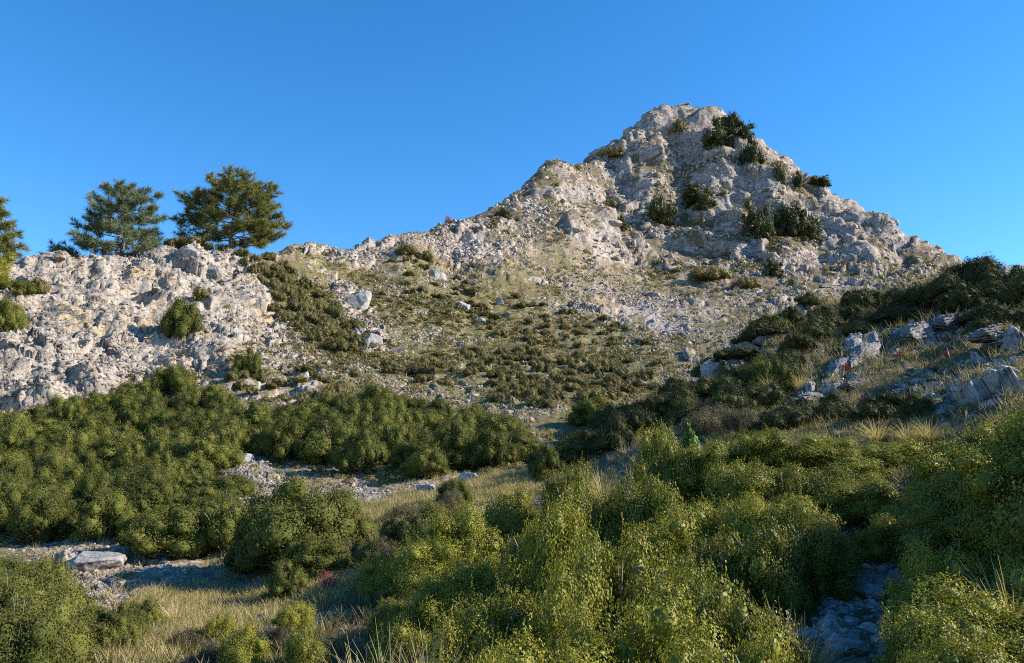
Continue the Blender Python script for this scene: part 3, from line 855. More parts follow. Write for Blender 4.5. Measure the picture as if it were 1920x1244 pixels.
for px, top, r, w in OAKS:
    th, s = ray(px, top)
    x, y = math.sin(th) * r, math.cos(th) * r
    p, n, i = ground_xy(x, y)
    h = max(0.35, s * r - p[2])
    o = put_shrub(oak, x, y, w * .76, h * 1.02, 0.02)
    FG.append((px, top, r, w, h, o))

def in_poly(poly, x, y):
    c = False
    for k in range(len(poly)):
        (ax, ay), (bx, by) = poly[k], poly[k - 1]
        if (ay > y) != (by > y) and x < ax + (y - ay) / (by - ay) * (bx - ax): c = not c
    return c
def scatter(poly, n, gap, tries=40, seed=0):
    """up to n ground points spread inside a photo polygon, at least gap(r) metres apart"""
    g = random.Random(seed)
    xs = [p[0] for p in poly]; ys = [p[1] for p in poly]
    out = []
    for _ in range(n * tries):
        if len(out) >= n: break
        px, py = g.uniform(min(xs), max(xs)), g.uniform(min(ys), max(ys))
        if not in_poly(poly, px, py): continue
        p, nn, i = at(px, py)
        r = math.hypot(p[0], p[1])
        gp = gap(r) if callable(gap) else gap
        if any((p[0] - q_[0]) ** 2 + (p[1] - q_[1]) ** 2 < gp * gp for q_, _, _ in out): continue
        out.append((p, nn, (px, py)))
    return out

THICKETS = [
 ('thicket below the pale cliff', [(0, 835), (110, 800), (250, 750), (340, 750), (480, 800), (640, 790), (700, 770), (880, 800), (1000, 850), (930, 880), (800, 900), (650, 890), (480, 855), (380, 870), (200, 880), (0, 900)], 100, 1.1, (1.3, 2.4), (0.75, 1.65)),
 ('thicket on the lower left slope', [(0, 890), (200, 870), (380, 865), (450, 950), (440, 1040), (310, 1050), (200, 1020), (30, 1020), (0, 1010)], 85, 0.9, (1.1, 1.9), (0.6, 1.4)),
 ('shrubs in the bottom left corner', [(-20, 1130), (70, 1150), (120, 1200), (120, 1290), (-20, 1330)], 22, 0.5, (0.75, 1.2), (0.6, .9)),
 ('small shrubs at the grassy bank', [(150, 1215), (300, 1180), (310, 1205), (190, 1255)], 7, 0.4, (0.5, 0.7), (0.40, 0.55)),
 ('shrubs on the right skyline', [(1730, 565), (1850, 545), (1930, 548), (1930, 575), (1800, 580), (1720, 590)], 18, 1.0, (1.6, 2.6), (0.8, 1.25)),
 ('shrubs on the shaded right slope', [(1440, 620), (1560, 570), (1700, 560), (1700, 610), (1600, 640), (1480, 680), (1330, 720), (1390, 670)], 22, 1.2, (1.1, 2.0), (0.45, 0.85)),
 ('shrubs on the upper right slope', [(1800, 590), (1920, 570), (1920, 640), (1820, 660)], 6, 1.2, (1.1, 1.8), (0.4, 0.8)),
 ('shrubs along the dark gully', [(1090, 830), (1230, 770), (1340, 740), (1480, 700), (1480, 750), (1380, 785), (1250, 800), (1120, 870), (1010, 890)], 34, 0.85, (1.0, 1.6), (0.5, 1.0)),
 ('shrubs above the bright oaks', [(1300, 790), (1500, 775), (1700, 765), (1740, 790), (1650, 800), (1400, 810)], 10, 0.9, (0.8, 1.2), (0.35, 0.6)),
]
GROUPS = []
for gname, poly, n, gap, ww, hh in THICKETS:
    for k_, (p, nn, pp) in enumerate(scatter(poly, n, gap, seed=hash(len(gname)) % 99)):
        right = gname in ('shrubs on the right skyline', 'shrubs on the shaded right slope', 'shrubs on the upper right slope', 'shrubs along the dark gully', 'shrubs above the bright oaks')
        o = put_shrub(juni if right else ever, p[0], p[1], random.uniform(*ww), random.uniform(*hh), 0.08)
        GROUPS.append((gname, o, pp))
# the tall round shrub and its neighbours: (x, top y, r, width)
SPECIAL = []
for px, top, r, w, lab in ((560, 895, 14.2, 2.3, 'tall dark round shrub standing alone left of the grassy meadow, casting shadow on scree'),
                      (632, 912, 14.8, 1.5, 'smaller rounded shrub leaning against the right side of the tall dark round shrub'),
                      (600, 1000, 13.2, 1.3, 'lower green shrub in front of the tall dark round shrub'),
                      (500, 960, 14.6, 1.3, 'dark shrub on the left flank of the tall round shrub beside shaded scree'),
                      (540, 1050, 12.0, .7, 'small olive shrub at the right foot of the tall round shrub near the red bush')):
    th, s = ray(px, top)
    x, y = math.sin(th) * r, math.cos(th) * r
    p, n, i = ground_xy(x, y)
    o = put_shrub(ever, x, y, w, max(0.5, s * r - p[2]), 0.02)
    SPECIAL.append((o, lab))

# ------------------------------------------------------------------ visible vertices of the sheet, for scattering
Tv = (DG[..., 2] / np.exp(V))
runmax = np.maximum.accumulate(Tv, axis=1)
seen = (Tv >= runmax - 0.006).ravel() & (np.abs(thf) < rad(36)) & (rf > 3)
pxs, pys = project(D.T)
def pick(weight, n, seed, rlo=0, rhi=400):
    """random visible vertices, evenly per square metre of the picture"""
    w = weight * seen * (rf > rlo) * (rf < rhi)
    g = np.random.default_rng(seed)
    w = w / w.sum()
    return g.choice(len(w), min(n, int((w > 0).sum())), replace=False, p=w)
rkm = cols[:, 0]

# ------------------------------------------------------------------ rocks that belong to the ground
def put_rock(parent, meshes, i, size, g, name='rock', sink=0.42, squash=1.0):
    o = bpy.data.objects.new(name, g.choice(meshes)); COL.objects.link(o)
    o.parent = parent
    n = ND[i]
    p = D[i] - n * size * sink
    o.location = p
    o.rotation_euler = (g.uniform(-.5, .5), g.uniform(-.5, .5), g.uniform(0, 6.28))
    k_ = size * g.uniform(0.85, 1.15)
    o.scale = (k_ * g.uniform(.9, 1.5), k_ * g.uniform(.8, 1.2), k_ * g.uniform(.6, .95) * squash)
    return o
def rock_parts(parent, weight, n, lo, hi, seed, meshes, gap=0.8, squash=1.0, rlo=0, rhi=400):
    g = random.Random(seed)
    kept = []
    for i in pick(weight, n * 6, seed, rlo, rhi):
        if len(kept) >= n: break
        s_ = lo * (hi / lo) ** (g.random() ** 1.8)
        p = D[i]
        if any((p[0] - a[0]) ** 2 + (p[1] - a[1]) ** 2 + (p[2] - a[2]) ** 2 < (gap * (s_ + b)) ** 2 for a, b in kept): continue
        kept.append((p, s_))
        put_rock(parent, meshes, i, s_, g, squash=squash)
def stone_stuff(name, parent, weight, n, lo, hi, seed, mat, rlo=0, rhi=400, sink=0.3, by_r=None):
    g = np.random.default_rng(seed)
    idx = pick(weight * np.clip(.25 + 2.2 * fbm(Pf / 5.0, 3, 123), .02, 2), n, seed, rlo, rhi)
    shapes = [rock_shape(300 + k_, 0 if n > 5000 else 1, 7, 0.0) for k_ in range(6)]
    vs_, fs_, o_ = [], [], 0
    for i in idx:
        v_, f_ = shapes[g.integers(6)]
        s_ = lo * (hi / lo) ** (g.random() ** 2)
        if by_r: s_ *= rf[i] / by_r
        E = np.array(Euler(tuple(g.uniform(0, 6.28, 3))).to_matrix())
        q_ = (v_ * g.uniform(.7, 1.3, 3)) @ E.T * s_
        vs_.append(q_ + D[i] - ND[i] * s_ * sink); fs_.append(f_ + o_); o_ += len(v_)
    o = link(name, mesh_np(name, np.concatenate(vs_), np.concatenate(fs_), mat=mat), None, parent)
    o['kind'] = 'stuff'
    return o
pkz, clz, hz_, nz = (zid == 2) * 1.0, (zid == 1) * 1.0, (zid == 0) * 1.0, (zid == 3) * 1.0
rock_parts(GROUND[2], pkz * (1.1 - np.clip(rkm, 0, 1)), 300, 0.40, 1.0, 1, rock_meshes, 0.7, 0.85)
stone_stuff('loose_rocks', GROUND[2], pkz, 2600, 0.18, 0.5, 2, m_rock)
rock_parts(GROUND[1], clz * (1.3 - np.clip(rkm, 0, 1)), 300, 0.13, 0.42, 3, rock_meshes, 0.7, 0.75)
stone_stuff('loose_rocks', GROUND[1], clz, 3000, 0.05, 0.18, 4, m_rock)
hw = hz_ * (0.35 + 5 * (soft(ROCKS[3], .012) + soft(ROCKS[4], .012) + soft(ROCKS[5], .012)) + 1.6 * outc + 1.2 * talus + 0.8 * (rkm > 0.5)) * (1 - 0.85 * meadow)
rock_parts(GROUND[0], hw * (talus * 2 + (rf > 26)), 300, 0.18, 0.75, 5, rock_meshes, 0.9, 0.75, 14)
stone_stuff('loose_stones', GROUND[0], hw, 24000, 0.0035, 0.012, 6, m_rock, 8, by_r=3.0)
rock_parts(GROUND[3], nz * np.clip(outc + pathm * 2, 0, 3) * (rkm > 0.2), 290, 0.06, 0.42, 7, near_rock, 0.8, 0.6, 3.5)
stone_stuff('path_rubble', GROUND[3], nz * np.clip(outc + pathm * 4, 0, 4), 2600, 0.02, 0.085, 8, m_rock_near)

# boulders one can name: (photo x, photo y of the base, width in photo px, height ratio, label)
BOULDERS = [
 (150, 1068, 105, .55, 'large pale limestone boulder in the clearing at lower left, with rough top'),
 (800, 930, 36, .85, 'grey white rounded rock at the upper edge of the straw meadow'),
 (878, 905, 44, .80, 'tilted pale rock with shaded left side, beside dark shrubs above the meadow'),
 (490, 1172, 38, .85, 'small white rock lying alone in grass below the red bush'),
 (450, 872, 48, .55, 'flat pale rock slab at the gap between two dark thickets'),
 (897, 781, 36, .40, 'flat white rock slab in the middle of the valley floor'),
 (950, 778, 26, .45, 'small pale stone just right of the flat white valley slab'),
 (870, 588, 34, 1.0, 'upright pale boulder standing on the grassy hillside below the ridge'),
 (907, 610, 34, .55, 'low pale boulder right below the upright hillside boulder'),
 (937, 572, 20, 1.1, 'narrow pale stone upslope right of the upright hillside boulder'),
 (1232, 560, 28, .6, 'grey blue rock on the scree under the mountain'),
 (1345, 712, 66, .75, 'pale grey rock outcrop on the shaded right slope beside column shaped shrubs'),
 (1893, 548, 60, .85, 'big pale grey boulder under the shrubs of the right skyline'),
 (1815, 575, 40, .8, 'white angular rock on right slope, left of the big skyline boulder'),
 (1850, 585, 30, .9, 'small white pointed rock between two boulders near the right skyline'),
 (1790, 765, 90, .4, 'broad pale rock slab at the right edge above the dark bushes'),
 (1660, 745, 56, .45, 'low pink grey rock poking through dry grass on the right slope'),
 (352, 510, 42, .65, 'grey boulder with dark left face on the cliff top under the pine'),
 (392, 520, 44, 1.0, 'smaller grey boulder against the right side of the cliff top boulder'),
 (690, 655, 60, .9, 'rough pale outcrop below the dark scrub band on the left hillside'),
 (668, 580, 62, .9, 'pale craggy outcrop in the scrub right of the cliff'),
 (820, 525, 40, .7, 'brown grey outcrop on the upper hillside below the ridge crest'),
 (1600, 1236, 62, .45, 'rounded grey stone in the shaded path at the bottom edge'),
 (1640, 1120, 70, .6, 'shaded blue grey rock beside the path under right hand bush'),
]
LAND = []
gb = random.Random(4)
for px, py, w, hr, lab in BOULDERS:
    p, n, i = at(px, py)
    r = math.hypot(p[0], p[1])
    s_ = w / F_PX * r * 0.5 / 1.0
    o = bpy.data.objects.new('boulder', gb.choice(near_rock)); COL.objects.link(o)
    o.location = (p[0], p[1] + s_ * .6, p[2] + s_ * hr * 0.45)
    o.rotation_euler = (gb.uniform(-.25, .25), gb.uniform(-.25, .25), gb.uniform(0, 6.28))
    o.scale = (s_ * 1.05, s_ * 1.05, s_ * hr * 1.6)
    tag(o, lab, 'boulder')
# cairn on the cliff crest
p, n, i = at(108, 492)
ca = bpy.data.objects.new('stone_cairn', None); COL.objects.link(ca); ca.location = (p[0], p[1], p[2] - .1)
tag(ca, 'small cairn of stacked stones on the pale cliff crest left of the pines', 'cairn')
z_ = 0.0
for k_, (w_, h_) in enumerate(((.48, .22), (.40, .20), (.30, .18), (.18, .14))):
    o = link('stone', small_rock[k_], None, ca)
    o.location = (gb.uniform(-.04, .04), gb.uniform(-.04, .04), z_ + h_ * .5); z_ += h_ * .92
    o.scale = (w_, w_, h_ * .75); o.rotation_euler = (0, 0, gb.uniform(0, 6))

# ------------------------------------------------------------------ shrubs on the mountain and the cliff: (photo x, base y, width px, height px, name of place)
ROCKBUSH = [
 (1343, 285, 46, 62, mount, 'upper dark shrub mass in the gully just right of the summit'), (1360, 262, 40, 40, mount, 'dark shrub nearest the summit on its right side'),
 (1385, 285, 40, 42, mount, 'dark shrub on the skyline in the middle of the summit gully'), (1408, 328, 46, 66, mount, 'big dark green shrub at the foot of the summit gully on the skyline'),
 (1422, 455, 44, 78, mount, 'tall narrow dark shrub in the cleft between two mountain buttresses'), (1470, 452, 50, 60, mount, 'dark shrub right of the tall narrow shrub on the buttress'),
 (1510, 455, 44, 46, mount, 'rightmost of the three dark shrubs on the mountain buttress'), (1440, 465, 34, 50, mount, 'dark shrub low between tall narrow shrub and its right neighbour'),
 (1240, 425, 50, 50, mount, 'dark shrub in a shaded hollow in the middle of the mountain face'), (1308, 400, 56, 32, mount, 'wide flat shrub topping a rock tower in the mountain middle'),
 (1325, 415, 34, 40, mount, 'shrub hanging right of the wide flat shrub on the rock tower'), (1450, 520, 30, 34, mount, 'small olive shrub near the foot of the right buttress'),
 (1458, 365, 30, 48, scrub, 'brownish shrub below the skyline notch right of the summit gully'), (1490, 365, 24, 34, mount, 'small dark shrub on the right skyline of the mountain'),
 (1530, 368, 34, 20, mount, 'low dark shrub further down the right mountain skyline'), (1275, 255, 36, 30, scrub, 'small brown green shrub just under the summit'),
 (1160, 435, 24, 24, mount, 'small dark shrub beside the big round mountain block'), (945, 408, 34, 22, mount, 'dark shrub on the left ridge below the rocky knob'),
 (1150, 300, 60, 22, scrub, 'low olive shrub on the ledge left of the summit cone'), (1150, 390, 60, 26, scrub, 'low olive shrub on grassy ledge in the left mountain face'),
 (1330, 530, 90, 30, scrub, 'broad olive scrub patch at the foot of the mountain face'), (1400, 545, 60, 26, scrub, 'olive scrub at the base of the right rock buttress'),
 (345, 632, 84, 86, ever, 'dark round shrub in the hollow on the pale cliff'), (462, 705, 62, 62, ever, 'dark round shrub on the dry slope right of the cliff'),
 (18, 625, 56, 70, ever, 'olive shrub at the left edge on the cliff shoulder'), (30, 545, 70, 36, ever, 'low olive shrub near the left edge under the crest'),
 (70, 545, 50, 26, scrub, 'small olive scrub on the crest shoulder right of the left edge'), (340, 668, 34, 26, phry, 'small brown cushion on the cliff below the dark round shrub'),
 (375, 565, 40, 24, scrub, 'small olive scrub right above the dark round cliff shrub'), (360, 470, 120, 26, scrub, 'broad low scrub at the foot of the right pine on the crest'),
 (330, 470, 50, 20, scrub, 'low scrub on the crest between the two pines'), (765, 478, 60, 26, scrub, 'dark shrub on the ridge crest above the hillside'), (800, 490, 44, 24, scrub, 'dark shrub just below the ridge crest shrub'),
 (1110, 800, 100, 60, ever, 'dark shrub cluster at the valley mouth left of the gully'), (1030, 900, 60, 70, ever, 'dark upright shrub between meadow and bright oaks'),
 (1430, 735, 60, 70, ever, 'column shaped dark shrub on the right slope, left of a pair'), (1470, 735, 50, 75, ever, 'column shaped dark shrub on the right slope, right of a pair'),
]
for px, py, w, h, protos, lab in ROCKBUSH:
    p, n, i = at(px, py)
    r = math.hypot(p[0], p[1]); m = r / F_PX
    o = put_shrub(protos, p[0], p[1], w * m * (1.25 if protos is mount else 1), h * m * (1.12 if protos is mount else 1), 0.12)
    o.location = (p[0], p[1] , p[2] - 0.12 * h * m)
    tag(o, lab, 'shrub')
o = put_shrub(oak, *[f(ray(-8, 490)[0]) * 52 for f in (math.sin, math.cos)], 2.2, 2.0, 0.0)
tag(o, 'bright yellow green bush cut by the left edge, under the cropped pine', 'shrub')

# low scrub over the bowl
SCRUB_ZONES = [
 ('diagonal scrub band right of the cliff', [(440, 480), (520, 490), (600, 560), (700, 640), (660, 670), (580, 650), (510, 580)], 85, 0.55, (0.9, 1.7), (0.5, 0.9)),
 ('scrub across the middle of the bowl', [(700, 700), (850, 660), (1000, 660), (1250, 690), (1150, 760), (1000, 770), (850, 740)], 110, 0.5, (0.7, 1.5), (0.35, 0.7)),
 ('scrub on the upper bowl', [(720, 480), (900, 520), (1050, 580), (1250, 620), (1200, 660), (950, 650), (760, 560)], 75, 0.7, (0.7, 1.6), (0.3, 0.6)),
 ('scrub at the foot of the cliff', [(420, 720), (600, 690), (700, 720), (640, 760), (480, 775)], 28, 0.5, (0.6, 1.2), (0.3, 0.6)),
]
for gname, poly, n, gap, ww, hh in SCRUB_ZONES:
    for p, nn, pp in scatter(poly, n, gap, seed=len(gname)):
        o = put_shrub(scrub, p[0], p[1], random.uniform(*ww), random.uniform(*hh), 0.1)
        GROUPS.append((gname, o, pp))
for gname, poly, n, gap, ww, hh in [('grey cushions at the edge of the meadow', [(520, 1080), (700, 1040), (760, 960), (880, 920), (930, 960), (740, 1080), (690, 1060)], 9, .6, (.5, .8), (.3, .5)),
                                    ('grey cushions on the bottom bank', [(330, 1215), (420, 1190), (540, 1180), (560, 1240), (350, 1260)], 3, .7, (.4, .55), (.2, .28)),
                                    ('grey cushions on the right slope', [(1290, 790), (1400, 760), (1400, 820), (1320, 820)], 6, .7, (.8, 1.2), (.4, .6))]:
    for p, nn, pp in scatter(poly, n, gap, seed=len(gname)):
        o = put_shrub(phry, p[0], p[1], random.uniform(*ww), random.uniform(*hh), 0.08)
        GROUPS.append((gname, o, pp))

for gname, poly, n, gap, ww, hh in [('small shrubs on the bottom bank', [(400, 1200), (480, 1165), (600, 1130), (680, 1130), (640, 1200), (540, 1260), (420, 1270)], 12, .6, (.35, .65), (.22, .42)),
                                    ('small shrubs at the meadow edge', [(640, 1060), (720, 1030), (800, 960), (900, 925), (960, 930), (860, 980), (720, 1080)], 4, .9, (.6, .9), (.35, .6))]:
    for k_, (p, nn, pp) in enumerate(scatter(poly, n, gap, seed=len(gname))):
        if (abs(pp[0] - 635) < 85 and 1085 < pp[1] < 1200) or (abs(pp[0] - 490) < 45 and 1150 < pp[1] < 1230): continue
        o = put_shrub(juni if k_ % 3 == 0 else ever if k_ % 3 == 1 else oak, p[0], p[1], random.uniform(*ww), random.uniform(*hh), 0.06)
        GROUPS.append((gname, o, pp))
# distant scrub too small to count
def card_stuff(name, weight, n, seed, mat, lo, hi, leaves, leaf, rlo, rhi, flat=0.55):
    g = np.random.default_rng(seed)
    idx = pick(weight, n, seed, rlo, rhi)
    m = len(idx)
    s_ = (lo * (hi / lo) ** (g.random(m) ** 1.6)) * np.clip(rf[idx] / 70, .5, 1.6)
    d = g.normal(size=(m, leaves, 3)); d[..., 2] = np.abs(d[..., 2]); d /= np.linalg.norm(d, axis=-1, keepdims=True)
    rr = g.uniform(.6, 1.05, (m, leaves, 1))
    c = (D[idx][:, None] + d * rr * s_[:, None, None] * np.array([1, 1, flat])).reshape(-1, 3)
    tone = np.repeat(g.random(m), leaves)
    col = np.stack([np.clip(tone * .6 + g.random(m * leaves) * .4, 0, 1), (np.repeat(g.random(m), leaves) > .8) * g.random(m * leaves), np.zeros(m * leaves)], -1)
    v_, f_, c_ = leaf_cards(c, d.reshape(-1, 3), 1.0, g, False, .7, col)
    k3 = np.repeat(np.repeat(s_ * leaf, leaves), 3)[:, None]
    cc = np.repeat(c, 3, 0)
    v_ = cc + (v_ - cc) * k3
    o = link(name, mesh_np(name, v_, f_, c_, mat=mat), None); o['kind'] = 'stuff'
    return o
open_ = (1 - np.clip(rkm, 0, 1))
card_stuff('cliff_plants', clz * (.04 + open_ + .5 * (crev > .25)), 1500, 22, m_scrub, .07, .26, 36, .42, 22, 175)
o = card_stuff('undergrowth', np.clip(.1 + 2.6 * fbm(Pf / 6.0, 4, 137, .6), 0.01, 2) * (hz_ * (0.25 + bowl) * (1 - meadow) + pkz * 0.5 * (green_ledge > .35) + clz * .0) * (0.15 + open_) * (1 - .6 * talus), 3000, 21, m_scrub, .12, .55, 56, .42, 22, 175)
# grass
def grass_stuff(name, weight, n, seed, mat, hgt, blades, rlo, rhi, width=.02, green=0.1, scale_r=None):
    g = np.random.default_rng(seed)
    idx = pick(weight, n, seed, rlo, rhi); m = len(idx)
    B_ = blades
    s_ = hgt * g.uniform(.5, 1.4, m) * (np.clip(rf[idx] / scale_r, 1, 3) if scale_r else 1)
    root = D[idx][:, None] + np.concatenate([g.normal(size=(m, B_, 2)) * .3 * s_[:, None, None], np.zeros((m, B_, 1))], -1)
    lean = g.normal(size=(m, B_, 2)) * .45
    tip = root + np.concatenate([lean, g.uniform(.5, 1.0, (m, B_, 1))], -1) * s_[:, None, None]
    a = g.uniform(0, 6.28, (m, B_, 1)); w = np.concatenate([np.cos(a), np.sin(a), a * 0], -1) * width * s_[:, None, None] / hgt
    v_ = np.stack([root - w, root + w, tip], 2).reshape(-1, 3)
    v_[:, 2] -= .01
    f_ = np.arange(len(v_)).reshape(-1, 3)
    tone = np.repeat(g.random(m), B_); gr = np.repeat(g.random(m) < green, B_) * 1.0
    c_ = np.repeat(np.stack([np.clip(tone * .6 + .4 * g.random(m * B_), 0, 1), gr, gr * 0], -1), 3, 0)
    o = link(name, mesh_np(name, v_, f_, c_, mat=mat), None); o['kind'] = 'stuff'
    return o
dr = cols[:, 2]
grass_stuff('dry_grass', (hz_ + nz) * (meadow * 2 + dr) * open_ * (1 - pathm), 6500, 31, m_straw, .16, 16, 5, 30, .006, .30)
clump = np.clip(.15 + 2.4 * fbm(Pf / 4.0, 4, 131, .6), 0.02, 2)
grass_stuff('slope_grass', clump * (hz_ + .35 * pkz * (rk < .5) + .3 * clz * (rk < .5)) * (.25 + open_) * (1 - .7 * talus), 6500, 32, m_tuft, .22, 9, 28, 175, .035, .3, 60)
grass_stuff('slope_herbs', nz * open_ * (1 - pathm), 5000, 33, m_tuft, .16, 14, 7, 50, .008, .35, 14)

# ------------------------------------------------------------------ grass tussocks
def tussock_mesh(seed, n=240):
    g = np.random.default_rng(seed); vs_, fs_, cs_, o_ = [], [], [], 0
    for k_ in range(n):
        a = g.uniform(0, 6.28); out = g.uniform(.25, 1.35) ; L = g.uniform(.5, 1.1)
        da = np.array([math.cos(a), math.sin(a), 0]); side = np.array([-da[1], da[0], 0])
        r0 = da * g.uniform(0, .10)
        pts_ = [r0 + da * out * .62 * t ** 1.7 * L + np.array([0, 0, L * (t - .38 * out * t ** 2.4)]) for t in (0, .3, .6, .82, 1.0)]
        w = np.array([.0045, .0045, .004, .0025, .001])
        tone = g.random(); gr = (g.random() < .25) * g.random()
        for p_, ww in zip(pts_, w):
            vs_ += [p_ - side * ww, p_ + side * ww]; cs_ += [(tone, gr, 0)] * 2
        for j in range(4):
            b_ = o_ + j * 2
            fs_ += [(b_, b_ + 1, b_ + 3), (b_, b_ + 3, b_ + 2)]
        o_ += 10
    return mesh_np('grass_tussock', np.array(vs_), np.array(fs_), np.array(cs_, float), mat=m_straw)
tus = [tussock_mesh(400 + k_) for k_ in range(3)]
gt_ = random.Random(12)
for px, top, r, sp, lab in (
 (745, 1180, 5.6, .9, 'straw yellow grass tussock with long arching blades at the bottom centre'),
 (690, 1200, 5.4, .8, 'lower straw tussock spreading left of the bottom centre tussock'),
 (810, 1175, 5.9, .7, 'thin straw tussock on the right of the bottom centre tussock'),
 (1465, 1085, 5.4, .9, 'long bladed grass tussock leaning over the path from the bright oak'),
 (1500, 1120, 5.2, .7, 'low grass tussock at the path edge below the long bladed one'),
 (1885, 1010, 5.3, .8, 'pale green grass tussock at the right edge above the last bush'),
 (1130, 845, 14, .9, 'dry brown grass tussock in a gap behind the bright oaks'),
 (1100, 860, 14.3, .8, 'dry grass tussock left of the brown one behind the oaks'),
 (975, 885, 15.5, .8, 'sunlit dry tussock at the right end of the meadow'),
 (690, 1060, 11.5, .7, 'dry thin grass tussock right of the red bush'),
 (225, 1200, 9.8, .8, 'pale straw tussock at the grassy bank in the lower left'),
 (265, 1195, 9.8, .7, 'second pale straw tussock at the lower left bank, further right'),
 (330, 1150, 11, .7, 'straw tussock in the low grass beside the small shrubs'),
 (1500, 690, 22, .9, 'yellow grass tussock above the shaded slab on the right slope'),
 (1440, 690, 22, .9, 'yellow grass tussock between column shrubs and the grey outcrop'),
 (1640, 770, 14.5, .9, 'broad golden tussock on the right slope above the oaks'),
 (1700, 775, 14, .9, 'golden tussock right of the broad one above the oaks'),
 (1740, 770, 13.6, .9, 'golden tussock nearest the big right hand bush')):
    th, s = ray(px, top)
    x, y = math.sin(th) * r, math.cos(th) * r
    p, n, i = ground_xy(x, y)
    h = min(max(.35, s * r - p[2]), 1.3 if px in (745, 690, 810) else .95)
    o = bpy.data.objects.new('grass_tussock', gt_.choice(tus)); COL.objects.link(o)
    o.location = (p[0], p[1], p[2] - .03); o.scale = (sp, sp, h * (1.15 if px in (745, 690, 810) else .95)); o.rotation_euler = (0, 0, gt_.uniform(0, 6))
    tag(o, lab, 'grass tussock', 'dry grass tussocks')

ledge_mesh = []
for k_ in range(3):
    v_, f_ = rock_shape(500 + k_, 5, 16, 0.16)
    lay_ = (v_[:, 2] + .12 * fbm(v_ * 3, 3, k_)) * 4.5; lay_ = lay_ - np.floor(lay_)
    v_ = v_ * (1 + .10 * (sstep(0, .25, lay_) - lay_)[:, None] + .07 * fbm(v_ * np.array([9, 9, 4.]), 3, 50 + k_)[:, None])
    ledge_mesh.append(mesh_np('ledge_rock', v_, f_, mat=m_ledge_shade))
# long tilted slabs on the right slope: (photo x, y of the middle, length, thickness and width in metres, tilt along the slope, label)
for px, py, L, hgt, wd, az, tl, lab in (
        (1575, 700, 2.4, .75, .8, 62, 20, 'lowest of the shaded grey ledges stepping up the right slope'), (1620, 675, 2.6, .85, .9, 60, 20, 'second of the shaded grey ledges stepping up the right slope'),
        (1672, 655, 2.8, .9, .9, 58, 20, 'third and largest of the shaded grey ledges on the right slope'), (1730, 635, 2.8, .85, .9, 58, 18, 'fourth of the shaded grey ledges stepping up the right slope'),
        (1790, 615, 2.6, .8, .9, 60, 16, 'highest of the shaded grey ledges stepping up the right slope'),
        (1500, 600, 3.0, .6, .9, 55, 18, 'long grey ledge near the ridge line of the right slope'), (1560, 582, 2.8, .5, .8, 50, 16, 'grey ledge on the ridge line right of the long one'),
        (1440, 645, 2.2, .6, .8, 60, 18, 'shaded ledge under the ridge line left of the long grey ledge'), (1390, 690, 1.9, .55, .7, 60, 18, 'shaded ledge above the grey outcrop by the column shrubs'),
        (1530, 745, 1.8, .4, .7, 55, 8, 'low grey ledge in dry grass below the shaded ledges'), (1610, 728, 1.6, .4, .6, 60, 10, 'low blue grey ledge in grass under the red bush'),
        (1880, 650, 2.0, .55, .9, 60, 10, 'blue grey ledge near the right edge under skyline shrubs'), (1840, 700, 1.3, .3, .7, 55, 6, 'small flat ledge among pale rubble at right edge'),
        (1700, 735, 1.3, .3, .6, 55, 8, 'thin grey ledge in yellow grass above the oaks')):
    p, n, i = at(px, py)
    o = bpy.data.objects.new('ledge_rock', gb.choice(ledge_mesh)); COL.objects.link(o)
    o.location = (p[0], p[1] + .1, p[2] + hgt * .03)
    o.rotation_euler = (rad(gb.uniform(-12, 6)), rad(-tl), rad(az))
    o.scale = (L * .5, wd * .55, hgt * .55)
    tag(o, lab, 'rock', kind='thing')

# ------------------------------------------------------------------ red shrubs, bright conical shrub
for px, py, w, h, lab in ((612, 1118, 46, 42, 'small crimson bush in dry grass right below the tall round shrub'),
                          (1583, 702, 24, 17, 'small red bush on the right slope above a shaded slab'),
                          (1690, 682, 24, 16, 'small red bush further up the right slope'),
                          (1778, 672, 20, 12, 'faded red bush among pale rocks on the right slope'),
                          (1395, 800, 24, 26, 'red twiggy bush in the shade above the bright oaks'),
                          (840, 418, 16, 22, 'bare pinkish sapling on the left ridge skyline')):
    p, n, i = at(px, py); m = math.hypot(p[0], p[1]) / F_PX
    o = put_shrub(redb, p[0], p[1], w * m, h * m, .03)
    tag(o, lab, 'red shrub')
g = np.random.default_rng(77)
m_ = 5000
zz = g.random(m_) ** 1.3; aa = g.uniform(0, 6.28, m_)
cc = np.stack([np.cos(aa) * (1 - zz) * .5, np.sin(aa) * (1 - zz) * .5, zz * 1.0], -1) * g.uniform(.75, 1.05, (m_, 1)) + .05 * np.stack([fbm(np.stack([aa, zz * 6, zz * 0], -1), 2, k_) for k_ in range(3)], -1)
nn = np.stack([np.cos(aa), np.sin(aa), aa * 0 + .5], -1); nn /= np.linalg.norm(nn, axis=1, keepdims=True)
v_, f_, c_ = leaf_cards(cc, nn, .06, g, False)
o = link('conical_shrub', mesh_np('conical_shrub', v_, f_, c_, mat=m_bright), None)
child('stem', mesh_np('stem', *tube([(0, 0, -.1), (0, 0, .5), (0, 0, .9)], .04, .01)[:2], mat=m_twig), None, o)
th, s = ray(1290, 775); x, y = math.sin(th) * 14.5, math.cos(th) * 14.5
p, n, i = ground_xy(x, y)
o.location = (p[0], p[1], p[2] - .03); hh_ = max(.5, s * 14.5 - p[2]); o.scale = (.9, .9, hh_ * .8)
tag(o, 'bright green cone shaped shrub among the oaks at the picture middle right', 'shrub')

